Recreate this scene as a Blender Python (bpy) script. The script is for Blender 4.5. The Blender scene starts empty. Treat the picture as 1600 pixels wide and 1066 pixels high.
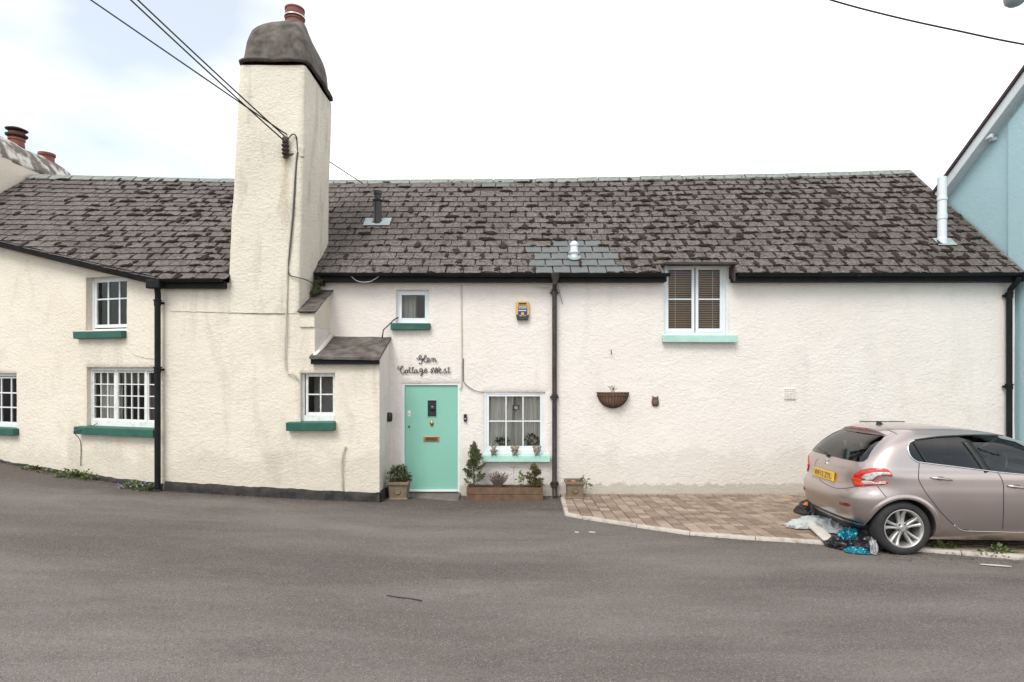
import bpy, bmesh, math, random
import numpy as np
from mathutils import Vector, Matrix, noise
from mathutils.bvhtree import BVHTree
R = math.radians
random.seed(7)
scene = bpy.context.scene
COL = scene.collection
# ------------------------------------------------------------------ camera
F, CX, HY, ZC = 900.0, 800.0, 575.0, 2.23          # focal length in photo pixels, centre, horizon row, eye height
cam = bpy.data.cameras.new('camera')
cam.sensor_width = 36.0
cam.lens = F / 1600 * 36.0
cam.shift_y = (HY - 533.0) / 1600.0
cam.clip_end = 2000
camo = bpy.data.objects.new('camera', cam)
camo.location = (0, 0, ZC)
camo.rotation_euler = (R(90), 0, 0)
COL.objects.link(camo)
scene.camera = camo
# ------------------------------------------------------------------ world, sun, exposure
SUN_EL, SUN_AZ = 52.0, 205.0                         # azimuth clockwise from +Y: behind the camera, a little to the left
w = bpy.data.worlds.new('World')
scene.world = w
w.use_nodes = True
nt = w.node_tree
nt.nodes.clear()
out = nt.nodes.new('ShaderNodeOutputWorld')
bg = nt.nodes.new('ShaderNodeBackground')
sky = nt.nodes.new('ShaderNodeTexSky')
sky.sky_type = 'NISHITA'
sky.sun_disc = False
sky.ozone_density = 2.5
sky.dust_density = 2.0
sky.sun_elevation = R(SUN_EL)
sky.sun_rotation = R(SUN_AZ)
tc = nt.nodes.new('ShaderNodeTexCoord')
mp = nt.nodes.new('ShaderNodeMapping')
mp.inputs['Location'].default_value = (5.1, 0.7, 2.2)
mp.inputs['Scale'].default_value = (1.0, 1.0, 1.9)
mp.inputs['Rotation'].default_value = (0, 0, R(-24))
nz = nt.nodes.new('ShaderNodeTexNoise')
nz.inputs['Scale'].default_value = 1.5
nz.inputs['Detail'].default_value = 5.0
nz.inputs['Roughness'].default_value = 0.45
cr = nt.nodes.new('ShaderNodeValToRGB')
cr.color_ramp.elements[0].position = 0.40
cr.color_ramp.elements[0].color = (0.34, 0.34, 0.34, 1)
cr.color_ramp.elements[1].position = 0.64
cr.color_ramp.elements[1].color = (1, 1, 1, 1)
mx = nt.nodes.new('ShaderNodeMix')
mx.data_type = 'RGBA'
mx.inputs[7].default_value = (10.7, 10.3, 10.1, 1)   # bright thin cloud
nt.links.new(tc.outputs['Generated'], mp.inputs['Vector'])
nt.links.new(mp.outputs['Vector'], nz.inputs['Vector'])
nt.links.new(nz.outputs['Fac'], cr.inputs['Fac'])
nt.links.new(cr.outputs['Color'], mx.inputs[0])
tint = nt.nodes.new('ShaderNodeMix')
tint.data_type = 'RGBA'
tint.blend_type = 'MULTIPLY'
tint.inputs[0].default_value = 1.0
tint.inputs[7].default_value = (1.0, 1.2, 1.08, 1)   # milky cyan of thin high haze
nt.links.new(sky.outputs['Color'], tint.inputs[6])
nt.links.new(tint.outputs[2], mx.inputs[6])
nt.links.new(mx.outputs[2], bg.inputs['Color'])
bg.inputs['Strength'].default_value = 0.115
nt.links.new(bg.outputs['Background'], out.inputs['Surface'])
sl = bpy.data.lights.new('sun', 'SUN')
sl.energy = 1.5
sl.angle = R(25)
sl.color = (1.0, 0.96, 0.9)
so = bpy.data.objects.new('sun', sl)
az, el = R(SUN_AZ), R(SUN_EL)
sd = Vector((math.sin(az) * math.cos(el), math.cos(az) * math.cos(el), math.sin(el)))
so.rotation_euler = sd.to_track_quat('Z', 'Y').to_euler()
so.location = (0, -5, 20)
COL.objects.link(so)
scene.view_settings.view_transform = 'Standard'
scene.view_settings.look = 'None'
scene.view_settings.gamma = 1.0
scene.view_settings.use_curve_mapping = False
scene.view_settings.exposure = 0.6

# ------------------------------------------------------------------ helpers
def P(px, py, Y):
    return Vector(((px - CX) * Y / F, Y, ZC - (py - HY) * Y / F))
def X_(px, Y): return (px - CX) * Y / F
def Z_(py, Y): return ZC - (py - HY) * Y / F
def ground(X, Y):
    z = -0.02 - 0.033 * (Y - 9.7)
    d = max(0.0, -0.7 - X)
    d = min(d, 14)
    return z + 0.025 * d + 0.0045 * d * d
WM = {}
def attach(o, parent, local=False):
    if parent is None:
        return o
    o.parent = parent
    if not local:
        o.matrix_parent_inverse = WM.get(parent.name, Matrix.Identity(4)).inverted()
    return o
def tag(o, label=None, cat=None, group=None, kind=None):
    if label: o['label'] = label
    if cat: o['category'] = cat
    if group: o['group'] = group
    if kind: o['kind'] = kind
    return o
def empty(name, loc, label=None, cat=None, group=None, M=None, parent=None):
    o = bpy.data.objects.new(name, None)
    o.empty_display_size = 0.1
    m = Matrix.Translation(loc) if M is None else M
    o.matrix_basis = m
    COL.objects.link(o)
    if parent is not None:
        attach(o, parent)
    WM[o.name] = m.copy()
    tag(o, label, cat, group)
    return o
def obj(name, me, parent=None, local=False, M=None):
    o = bpy.data.objects.new(name, me)
    if M is not None:
        o.matrix_basis = M
    COL.objects.link(o)
    attach(o, parent, local)
    return o

class MB:
    def __init__(s):
        s.v = []; s.f = []
    def add(s, vs, fs, M=None):
        b = len(s.v)
        if M is not None:
            vs = [M @ Vector(q) for q in vs]
        s.v.extend([tuple(q) for q in vs])
        s.f.extend([tuple(b + i for i in q) for q in fs])
        return s
    def box(s, x0, x1, y0, y1, z0, z1, M=None):
        vs = [(x0,y0,z0),(x1,y0,z0),(x1,y1,z0),(x0,y1,z0),(x0,y0,z1),(x1,y0,z1),(x1,y1,z1),(x0,y1,z1)]
        fs = [(0,3,2,1),(4,5,6,7),(0,1,5,4),(1,2,6,5),(2,3,7,6),(3,0,4,7)]
        return s.add(vs, fs, M)
    def prism(s, poly, a, b, M=None):
        """poly in (x,z), extruded in y from a to b"""
        n = len(poly)
        vs = [(q[0], a, q[1]) for q in poly] + [(q[0], b, q[1]) for q in poly]
        fs = [tuple(range(n)), tuple(range(2*n-1, n-1, -1))]
        for i in range(n):
            j = (i+1) % n
            fs.append((i, i+n, j+n, j))
        return s.add(vs, fs, M)
    def tube(s, pts, r, n=8, cap=True, M=None):
        pts = [Vector(p) for p in pts]
        rs = r if isinstance(r, (list, tuple)) else [r]*len(pts)
        vs = []; fs = []
        up = None
        for i, p in enumerate(pts):
            t = (pts[min(i+1, len(pts)-1)] - pts[max(i-1, 0)])
            if t.length < 1e-9: t = Vector((0,0,1))
            t.normalize()
            if up is None:
                up = Vector((0,0,1)) if abs(t.z) < .9 else Vector((0,1,0))
            u = t.cross(up)
            if u.length < 1e-6: u = t.cross(Vector((1,0,0)))
            u.normalize()
            v = u.cross(t).normalized()
            up = v
            for k in range(n):
                a = 2*math.pi*k/n
                vs.append(p + (u*math.cos(a) + v*math.sin(a))*rs[i])
        for i in range(len(pts)-1):
            for k in range(n):
                a = i*n+k; b = i*n+(k+1) % n
                fs.append((a, b, b+n, a+n))
        if cap:
            fs.append(tuple(range(n-1, -1, -1)))
            fs.append(tuple(range((len(pts)-1)*n, len(pts)*n)))
        return s.add(vs, fs, M)
    def lathe(s, prof, n=20, M=None, arc=2*math.pi, closed=True):
        """prof list of (r,z) round the z axis"""
        vs = []; fs = []
        m = n if closed else n+1
        for r, z in prof:
            for k in range(m):
                a = arc*k/n
                vs.append((r*math.cos(a), r*math.sin(a), z))
        for i in range(len(prof)-1):
            for k in range(n):
                a = i*m+k; b = i*m+(k+1) % m
                fs.append((a, b, b+m, a+m))
        if closed:
            fs.append(tuple(range(m-1, -1, -1)))
            fs.append(tuple(range((len(prof)-1)*m, len(prof)*m)))
        return s.add(vs, fs, M)
    def blob(s, c, r, seed=0, amp=.12, fr=3., sub=2, M=None):
        bm = bmesh.new()
        bmesh.ops.create_icosphere(bm, subdivisions=sub, radius=1)
        c = Vector(c)
        vs = []
        for q in bm.verts:
            k = 1 + amp*noise.noise(q.co*fr + Vector((seed*7.1, seed*3.3, seed)))
            vs.append((c.x+q.co.x*r[0]*k, c.y+q.co.y*r[1]*k, c.z+q.co.z*r[2]*k))
        fs = [tuple(q.index for q in f.verts) for f in bm.faces]
        bm.free()
        return s.add(vs, fs, M)
    def mesh(s, name, m, smooth=False, sharp=None):
        me = bpy.data.meshes.new(name)
        me.from_pydata(s.v, [], s.f)
        me.update()
        if m is not None: me.materials.append(m)
        if smooth:
            me.polygons.foreach_set('use_smooth', [True]*len(me.polygons))
            if sharp: me.set_sharp_from_angle(angle=R(sharp))
        return me
    def build(s, name, m, parent=None, smooth=False, sharp=None, bevel=0, local=False, M=None):
        o = obj(name, s.mesh(name, m, smooth, sharp), parent, local, M)
        if bevel:
            b = o.modifiers.new('bevel', 'BEVEL')
            b.width = bevel; b.segments = 2; b.limit_method = 'ANGLE'; b.angle_limit = R(40)
        return o

def catmull(pts, n=6):
    pts = [Vector(p) for p in pts]
    q = [pts[0]*2-pts[1]] + pts + [pts[-1]*2-pts[-2]]
    res = []
    for i in range(1, len(q)-2):
        for k in range(n):
            t = k/n
            a, b, c, d = q[i-1], q[i], q[i+1], q[i+2]
            res.append(.5*((2*b) + (c-a)*t + (2*a-5*b+4*c-d)*t*t + (3*b-a-3*c+d)*t**3))
    res.append(pts[-1])
    return res

# ------------------------------------------------------------------ materials
class NT:
    def __init__(s, name):
        s.m = bpy.data.materials.new(name)
        s.m.use_nodes = True
        s.t = s.m.node_tree
        s.b = s.t.nodes['Principled BSDF']
        s.tc = s.t.nodes.new('ShaderNodeTexCoord')
        s.co = s.tc.outputs['Object']
    def n(s, ty, **kw):
        q = s.t.nodes.new(ty)
        for k, v in kw.items():
            if k in q.inputs: q.inputs[k].default_value = v
            else: setattr(q, k, v)
        return q
    def l(s, a, b): s.t.links.new(a, b)
    def vec(s, scale=(1,1,1), rot=(0,0,0), src=None):
        q = s.n('ShaderNodeMapping'); q.inputs['Scale'].default_value = scale; q.inputs['Rotation'].default_value = rot
        s.l(src or s.co, q.inputs['Vector']); return q.outputs['Vector']
    def noise(s, scale, detail=4, rough=.55, vec=None, dist=0.0):
        q = s.n('ShaderNodeTexNoise', Scale=scale, Detail=detail, Roughness=rough, Distortion=dist)
        s.l(vec or s.co, q.inputs['Vector']); return q.outputs['Fac']
    def ramp(s, fac, a, b, ca=(0,0,0,1), cb=(1,1,1,1)):
        q = s.n('ShaderNodeValToRGB')
        e = q.color_ramp.elements
        e[0].position = a; e[1].position = b; e[0].color = ca; e[1].color = cb
        s.l(fac, q.inputs['Fac']); return q.outputs['Color']
    def mix(s, fac, a, b, mode='MIX'):
        q = s.n('ShaderNodeMix', data_type='RGBA', blend_type=mode)
        for i, val in ((0, fac), (6, a), (7, b)):
            if hasattr(val, 'links'): s.l(val, q.inputs[i])
            elif i == 0: q.inputs[i].default_value = val
            else: q.inputs[i].default_value = (*val[:3], 1)
        return q.outputs[2]
    def math(s, op, a, b=0.0):
        q = s.n('ShaderNodeMath', operation=op)
        for i, val in ((0, a), (1, b)):
            if hasattr(val, 'links'): s.l(val, q.inputs[i])
            else: q.inputs[i].default_value = val
        return q.outputs[0]
    def bump(s, h, strength=.5, dist=.01):
        q = s.n('ShaderNodeBump', Strength=strength, Distance=dist)
        s.l(h, q.inputs['Height']); s.l(q.outputs['Normal'], s.b.inputs['Normal'])
    def col(s, c):
        if hasattr(c, 'links'): s.l(c, s.b.inputs['Base Color'])
        else: s.b.inputs['Base Color'].default_value = (*c[:3], 1)
    def set(s, **kw):
        for k, v in kw.items():
            s.b.inputs[k.replace('_', ' ')].default_value = v
        return s
def simple(name, c, c2=None, scale=8., rough=.6, metal=0., bump=0., bscale=60., lo=.35, hi=.7, detail=4):
    q = NT(name); q.set(Roughness=rough, Metallic=metal)
    if c2:
        q.col(q.mix(q.ramp(q.noise(scale, detail), lo, hi), c, c2))
    else: q.col(c)
    if bump: q.bump(q.noise(bscale, 3), bump, .004)
    return q.m
def render_wall(name, base, warm, dirt, amt=.35, bumpy=.9, low=None, rust=None):
    q = NT(name); q.set(Roughness=.9)
    q.b.inputs['Specular IOR Level'].default_value = .2
    big = q.ramp(q.noise(.7, 5, .6), .35, .7)
    c = q.mix(big, base, warm)
    streak = q.ramp(q.noise(1.0, 6, .65, q.vec((2.2, 2.2, .55)), .6), .53, .78)
    c = q.mix(q.math('MULTIPLY', streak, amt), c, dirt)
    spot = q.ramp(q.noise(9, 6, .75), .6, .72)
    c = q.mix(q.math('MULTIPLY', spot, amt*.5), c, dirt)
    if low:      # splash staining low on the wall, with a ragged top
        sp = q.n('ShaderNodeSeparateXYZ'); q.l(q.co, sp.inputs[0])
        h = q.math('ADD', sp.outputs[2], q.math('MULTIPLY', q.noise(2.2, 6, .7), -1.3))
        m = q.ramp(h, -.95, .25, (1,1,1,1), (0,0,0,1))
        c = q.mix(q.math('MULTIPLY', m, low), c, (.40, .36, .29))
        hb = q.math('ADD', sp.outputs[2], q.math('MULTIPLY', q.noise(5, 6, .7), -.32))
        c = q.mix(q.math('MULTIPLY', q.ramp(hb, -.13, .03, (1,1,1,1), (0,0,0,1)), .4), c, (.22, .185, .13))
    if rust:     # rust run below an iron fixing
        sx = q.n('ShaderNodeSeparateXYZ'); q.l(q.co, sx.inputs[0])
        dx = q.math('ABSOLUTE', q.math('ADD', q.math('ADD', sx.outputs[0], -rust[0]), q.math('MULTIPLY', q.math('ADD', q.noise(5, 3), -.5), .12)))
        mxx = q.ramp(dx, .0, rust[3], (1,1,1,1), (0,0,0,1))
        mz = q.n('ShaderNodeMapRange'); q.l(sx.outputs[2], mz.inputs[0]); mz.inputs[1].default_value = rust[1]; mz.inputs[2].default_value = rust[2]
        up = q.math('LESS_THAN', sx.outputs[2], rust[2])
        c = q.mix(q.math('MULTIPLY', q.math('MULTIPLY', mxx, mz.outputs[0]), q.math('MULTIPLY', up, .6)), c, (.36,.22,.10))
    q.col(c)
    a = q.noise(24, 4, .55, q.vec((1, 1, 1.3)), .8)
    b = q.noise(11, 3, .5, q.vec((1, 1, 1.6)), .6)
    v = q.n('ShaderNodeTexVoronoi', Scale=15., feature='SMOOTH_F1'); q.l(q.vec((1,1,1.5)), v.inputs['Vector'])
    patchy = q.ramp(q.noise(1.6, 4, .6), .32, .68, (.5,.5,.5,1), (1,1,1,1))
    h = q.math('ADD', q.math('MULTIPLY', a, 1.1), q.math('MULTIPLY', v.outputs['Distance'], .45))
    h = q.math('ADD', h, q.math('MULTIPLY', b, .7))
    h = q.math('MULTIPLY', h, patchy)
    h = q.math('ADD', h, q.math('MULTIPLY', q.noise(75, 3), .3))
    q.bump(h, bumpy, .022)
    return q.m
M_ = {}
M_['white'] = render_wall('white_render', (.79,.732,.69), (.775,.705,.65), (.50,.46,.415), .32, .58, .2)
M_['cream'] = render_wall('cream_render', (.72,.645,.545), (.755,.685,.59), (.40,.36,.30), .55, .58, .3)
M_['stack'] = render_wall('cream_stack_render', (.685,.625,.525), (.725,.67,.57), (.33,.295,.25), .9, .62, None, (-3.70, 4.2, 5.68, .09))
M_['plinth'] = simple('plinth_black_paint', (.016,.014,.0145), (.052,.045,.041), 7, .9, bump=.6, bscale=30)
M_['blue'] = render_wall('blue_render', (.44,.62,.67), (.46,.64,.68), (.34,.48,.52), .1, .25)
M_['black'] = simple('black_gutter_paint', (.006,.007,.008), (.014,.015,.016), 5, .5, bump=.1)
for k_ in ('black',):
    M_[k_].node_tree.nodes['Principled BSDF'].inputs['Specular IOR Level'].default_value = .2; M_[k_].node_tree.nodes['Principled BSDF'].inputs['Roughness'].default_value = .6
M_['rustblack'] = simple('worn_black_iron', (.02,.017,.017), (.06,.045,.04), 9, .55, bump=.3)
M_['dgreen'] = simple('dark_green_sill_paint', (.012,.083,.060), (.02,.11,.08), 6, .5, bump=.2)
M_['mint'] = simple('mint_paint', (.225,.485,.385), (.235,.505,.40), 3, .42, bump=.05)
M_['mintsill'] = simple('pale_mint_paint', (.43,.66,.58), (.34,.56,.48), 7, .5, bump=.2, lo=.4, hi=.8)
M_['wpaint'] = simple('white_gloss_paint', (.74,.765,.78), (.68,.70,.71), 6, .4, bump=.08)
M_['oldpaint'] = simple('worn_white_paint', (.72,.73,.72), (.56,.54,.50), 12, .55, bump=.3, lo=.5, hi=.75)
M_['upvc'] = simple('white_plastic', (.74,.77,.80), (.70,.73,.76), 4, .3)
M_['moss'] = simple('dark_moss', (.020,.012,.010), (.042,.026,.020), 14, 1.0, bump=1.0, bscale=50)
M_['greenmoss'] = simple('green_moss', (.03,.035,.012), (.06,.065,.02), 20, 1.0, bump=1., bscale=60)
M_['deck'] = simple('roof_underlay', (.035,.026,.024), (.06,.045,.04), 5, .95)
M_['ridge'] = simple('grey_green_ridge', (.24,.275,.255), (.17,.175,.16), 9, .8, bump=.4, bscale=25)
M_['hood'] = simple('weathered_cement', (.06,.049,.043), (.165,.142,.125), 6, .95, bump=.9, bscale=22, detail=8)
M_['hoodwhite'] = simple('flaking_whitewash', (.62,.60,.55), (.17,.145,.125), 3.2, .95, bump=.9, bscale=14, lo=.42, hi=.53, detail=9)
M_['terracotta'] = simple('terracotta', (.17,.055,.04), (.27,.10,.07), 7, .8, bump=.3)
M_['lead'] = simple('lead_sheet', (.27,.32,.33), (.36,.41,.42), 7, .5, bump=.2)
M_['wood'] = simple('dark_soffit_wood', (.05,.035,.035), (.075,.055,.05), 5, .8)
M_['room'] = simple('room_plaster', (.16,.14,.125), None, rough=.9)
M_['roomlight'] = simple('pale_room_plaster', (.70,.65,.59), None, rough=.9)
M_['curtain'] = simple('net_curtain', (.82,.78,.73), (.74,.70,.65), 4, .9)
M_['curtaindark'] = simple('brown_curtain', (.20,.15,.14), (.26,.2,.19), 4, .9)
M_['brass'] = simple('brass', (.42,.22,.08), (.55,.34,.14), 30, .35, .9)
M_['steel'] = simple('steel', (.5,.5,.5), None, rough=.3, metal=1.)
M_['blackplastic'] = simple('black_plastic', (.012,.012,.013), None, rough=.3)
M_['yellow'] = simple('alarm_yellow', (.62,.40,.13), (.55,.36,.12), 20, .45)
M_['navy'] = simple('alarm_navy', (.02,.035,.14), None, rough=.4)
M_['alarmdark'] = simple('alarm_dark_glass', (.02,.03,.035), None, rough=.2)
M_['alarmwhite'] = simple('alarm_lettering', (.75,.82,.85), None, rough=.5)
M_['letter'] = simple('black_iron_letters', (.015,.013,.013), None, rough=.5)
M_['rust'] = simple('rusty_iron', (.07,.035,.025), (.13,.075,.05), 30, .85, bump=.5)
M_['coir'] = simple('coir_liner', (.34,.215,.15), (.20,.12,.085), 40, 1., bump=1., bscale=90)
M_['owl'] = simple('owl_terracotta', (.10,.055,.043), (.18,.11,.09), 60, .85, bump=.8, bscale=70)
M_['stone'] = simple('pot_cast_stone', (.21,.155,.105), (.15,.11,.075), 12, .9, bump=.7, bscale=40)
M_['trough'] = simple('stained_timber', (.115,.06,.033), (.17,.10,.06), 9, .75, bump=.5, bscale=30)
M_['soil'] = simple('soil', (.035,.024,.018), (.07,.05,.035), 30, 1., bump=1.)
M_['concrete'] = simple('step_concrete', (.17,.145,.125), (.10,.085,.075), 5, .95, bump=.7, bscale=60, detail=8)
M_['kerb'] = simple('kerb_concrete', (.47,.42,.37), (.27,.235,.20), 9, .9, bump=.7, bscale=40, lo=.45, hi=.75, detail=8)
M_['figure'] = simple('stone_figurine', (.34,.30,.25), (.15,.125,.10), 30, .8, bump=.8, bscale=60)
M_['conduit'] = simple('painted_conduit', (.58,.53,.45), (.45,.41,.35), 12, .7)
M_['cable'] = simple('grey_cable', (.05,.05,.055), None, rough=.6)
M_['cablewhite'] = simple('white_cable', (.55,.54,.52), None, rough=.6)
M_['wire'] = simple('overhead_wire', (.02,.02,.025), None, rough=.6)
M_['porcelain'] = simple('brown_insulator', (.035,.02,.02), (.06,.035,.03), 30, .5)
M_['verge'] = simple('verge_mortar', (.20,.19,.165), (.12,.115,.09), 9, .95, bump=.8)
M_['rooftile'] = simple('blue_house_slate', (.06,.035,.045), (.09,.06,.065), 7, .8)
def leafmat(name, c, c2, tr=.25):
    q = NT(name); q.set(Roughness=.55)
    oi = q.n('ShaderNodeNewGeometry')
    q.col(q.mix(oi.outputs['Random Per Island'], c, c2))
    return q.m
M_['conifer'] = leafmat('conifer_needles', (.045,.06,.022), (.14,.155,.065))
M_['bush'] = leafmat('bush_leaves', (.03,.05,.015), (.10,.125,.04))
M_['drytwig'] = leafmat('dry_lavender', (.14,.095,.085), (.25,.19,.165))
M_['browncon'] = leafmat('browning_conifer', (.06,.06,.02), (.17,.12,.05))
M_['leaf'] = leafmat('light_leaves', (.08,.13,.03), (.22,.25,.08))
M_['weed'] = leafmat('weed_leaves', (.05,.09,.02), (.16,.2,.06))
M_['purple'] = leafmat('purple_flower', (.25,.2,.5), (.4,.33,.65))
M_['litter'] = leafmat('dry_litter', (.06,.04,.028), (.24,.18,.12))
M_['bark'] = simple('bark', (.06,.04,.03), (.09,.065,.045), 20, .9)
# window glass: mirror by Fresnel over clear
def glassmat(name, tint, ior=1.5, rough=0.02, boost=1.0):
    m = bpy.data.materials.new(name); m.use_nodes = True
    t = m.node_tree; t.nodes.clear()
    o = t.nodes.new('ShaderNodeOutputMaterial'); mi = t.nodes.new('ShaderNodeMixShader')
    tr = t.nodes.new('ShaderNodeBsdfTransparent'); tr.inputs[0].default_value = (*tint, 1)
    gl = t.nodes.new('ShaderNodeBsdfGlossy'); gl.inputs['Roughness'].default_value = rough
    gl.inputs[0].default_value = (1, 1, 1, 1)
    fr = t.nodes.new('ShaderNodeFresnel'); fr.inputs['IOR'].default_value = ior
    t.links.new(fr.outputs[0], mi.inputs[0]); t.links.new(tr.outputs[0], mi.inputs[1]); t.links.new(gl.outputs[0], mi.inputs[2])
    t.links.new(mi.outputs[0], o.inputs[0])
    return m
M_['glass'] = glassmat('window_glass', (.92,.93,.92), 1.46)
M_['carglass'] = glassmat('tinted_car_glass', (.42,.43,.42), 1.6)
M_['carglassclear'] = glassmat('car_door_glass', (.84,.92,.91), 1.6)
# slate: tone comes from a vertex colour, lichen from noise
def slatemat(name, a, b, lichen, amt):
    q = NT(name); q.set(Roughness=.85)
    at = q.n('ShaderNodeVertexColor', layer_name='tone')
    geo = q.n('ShaderNodeNewGeometry')
    c = q.mix(at.outputs['Color'], a, b)
    pos = geo.outputs['Position']
    n1 = q.noise(16, 6, .7, pos)
    c = q.mix(q.math('MULTIPLY', q.ramp(n1, .40, .58), amt), c, lichen)
    n3 = q.noise(1.1, 3, .5, pos)
    c = q.mix(q.math('MULTIPLY', q.ramp(n3, .45, .7), .5), c, (.06,.047,.042))
    n2 = q.noise(34, 4, .7, pos)
    c = q.mix(q.math('MULTIPLY', q.ramp(n2, .49, .60), .8), c, (.032,.023,.020))
    q.col(c)
    q.bump(q.math('ADD', n1, q.math('MULTIPLY', n2, .6)), .6, .012)
    return q.m
M_['slate'] = slatemat('lichened_slate', (.047,.036,.032), (.10,.082,.074), (.25,.217,.197), .64)
M_['newslate'] = simple('new_grey_slate', (.105,.111,.11), (.145,.15,.149), 5, .6, bump=.2, bscale=30)

# ------------------------------------------------------------------ ground and road
def roadmat():
    q = NT('worn_asphalt'); q.set(Roughness=.88)
    q.b.inputs['Specular IOR Level'].default_value = .3
    c = q.mix(q.ramp(q.noise(.6, 5, .6, q.vec((.3, 1.25, 1), (0,0,R(9)))), .38, .62), (.088,.072,.064), (.175,.152,.139))
    c = q.mix(q.math('MULTIPLY', q.ramp(q.noise(1.7, 6, .65, q.vec((.5, 1.4, 1))), .48, .75), .6), c, (.078,.064,.057))
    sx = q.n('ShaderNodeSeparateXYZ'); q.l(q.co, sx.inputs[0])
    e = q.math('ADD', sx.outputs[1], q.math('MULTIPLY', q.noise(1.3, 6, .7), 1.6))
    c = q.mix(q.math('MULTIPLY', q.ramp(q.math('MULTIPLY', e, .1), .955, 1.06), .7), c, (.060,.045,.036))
    vs = q.n('ShaderNodeTexVoronoi', Scale=55.); q.l(q.co, vs.inputs['Vector'])
    c = q.mix(.16, c, q.mix(q.ramp(vs.outputs['Color'], .2, .8), (.08,.067,.06), (.235,.21,.195)))
    sp = q.noise(75, 3, .7)
    c = q.mix(q.math('MULTIPLY', q.ramp(sp, .56, .70), .8), c, (.34,.315,.295))
    c = q.mix(q.math('MULTIPLY', q.ramp(q.noise(60, 3, .7), .55, .68), .75), c, (.05,.044,.042))
    q.col(c)
    v = q.n('ShaderNodeTexVoronoi', Scale=95.); q.l(q.co, v.inputs['Vector'])
    h = q.math('ADD', v.outputs['Distance'], q.math('MULTIPLY', q.noise(5, 4), .8))
    q.bump(h, .7, .006)
    return q.m
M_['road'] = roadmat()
def sheet(name, xs, ys, zf, m):
    mb = MB()
    nx, ny = len(xs), len(ys)
    mb.v = [(x, y, zf(x, y)) for y in ys for x in xs]
    mb.f = [(j*nx+i, j*nx+i+1, (j+1)*nx+i+1, (j+1)*nx+i) for j in range(ny-1) for i in range(nx-1)]
    return mb.build(name, m, None, True)
def sp(a, b, s): return list(np.arange(a, b+1e-6, s))
M_['field'] = simple('rough_ground', (.07,.075,.045), (.10,.095,.06), .6, .95, bump=.5, bscale=4)
g = sheet('ground', [-600,-200,-60,-20,0,20,60,200,600], [-600,-200,-60,-20,0,20,60,200,600], lambda x, y: ground(x, max(min(y, 11), -20)) - .35 if abs(x) < 500 else -.4, M_['field'])
tag(g, kind='structure')
def rz(x, y):
    a = .012*noise.noise(Vector((x*.5, y*.7, 0))) + .004*noise.noise(Vector((x*2, y*2, 5)))
    return ground(x, max(y, -15)) + a*(1 if y < 8.5 else .3)
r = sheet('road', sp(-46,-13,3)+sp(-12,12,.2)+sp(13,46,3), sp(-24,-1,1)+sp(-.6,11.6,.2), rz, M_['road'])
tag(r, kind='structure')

# ------------------------------------------------------------------ walls
YM, YB = 10.2, 9.41                                   # main front wall, chimney bay front wall
MM = Matrix.Translation((0, YM, 0))
MBAY = Matrix.Translation((0, YB, 0))
WA, WB = Vector((-5.67, 9.41, 0)), Vector((-9.37, 10.54, 0))
wd = (WA - WB).normalized()
WANG = math.atan2(wd.y, wd.x)
MW = Matrix.Translation(WA) @ Matrix.Rotation(WANG, 4, 'Z')   # wing wall: u runs right, 0 at the corner
def U(px, M):
    """pixel column -> u on the vertical plane M (y=0), and the depth there"""
    o = M.translation; d = M.to_3x3() @ Vector((1,0,0)); k = (px-CX)/F
    # (o.x+u d.x) = k (o.y+u d.y)
    u = (k*o.y - o.x)/(d.x - k*d.y)
    return u, o.y + u*d.y
def rect(px0, px1, py0, py1, M):
    u0, ya = U(px0, M); u1, yb = U(px1, M)
    ym = (ya+yb)/2
    return u0, u1, Z_(py1, ym), Z_(py0, ym)
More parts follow.
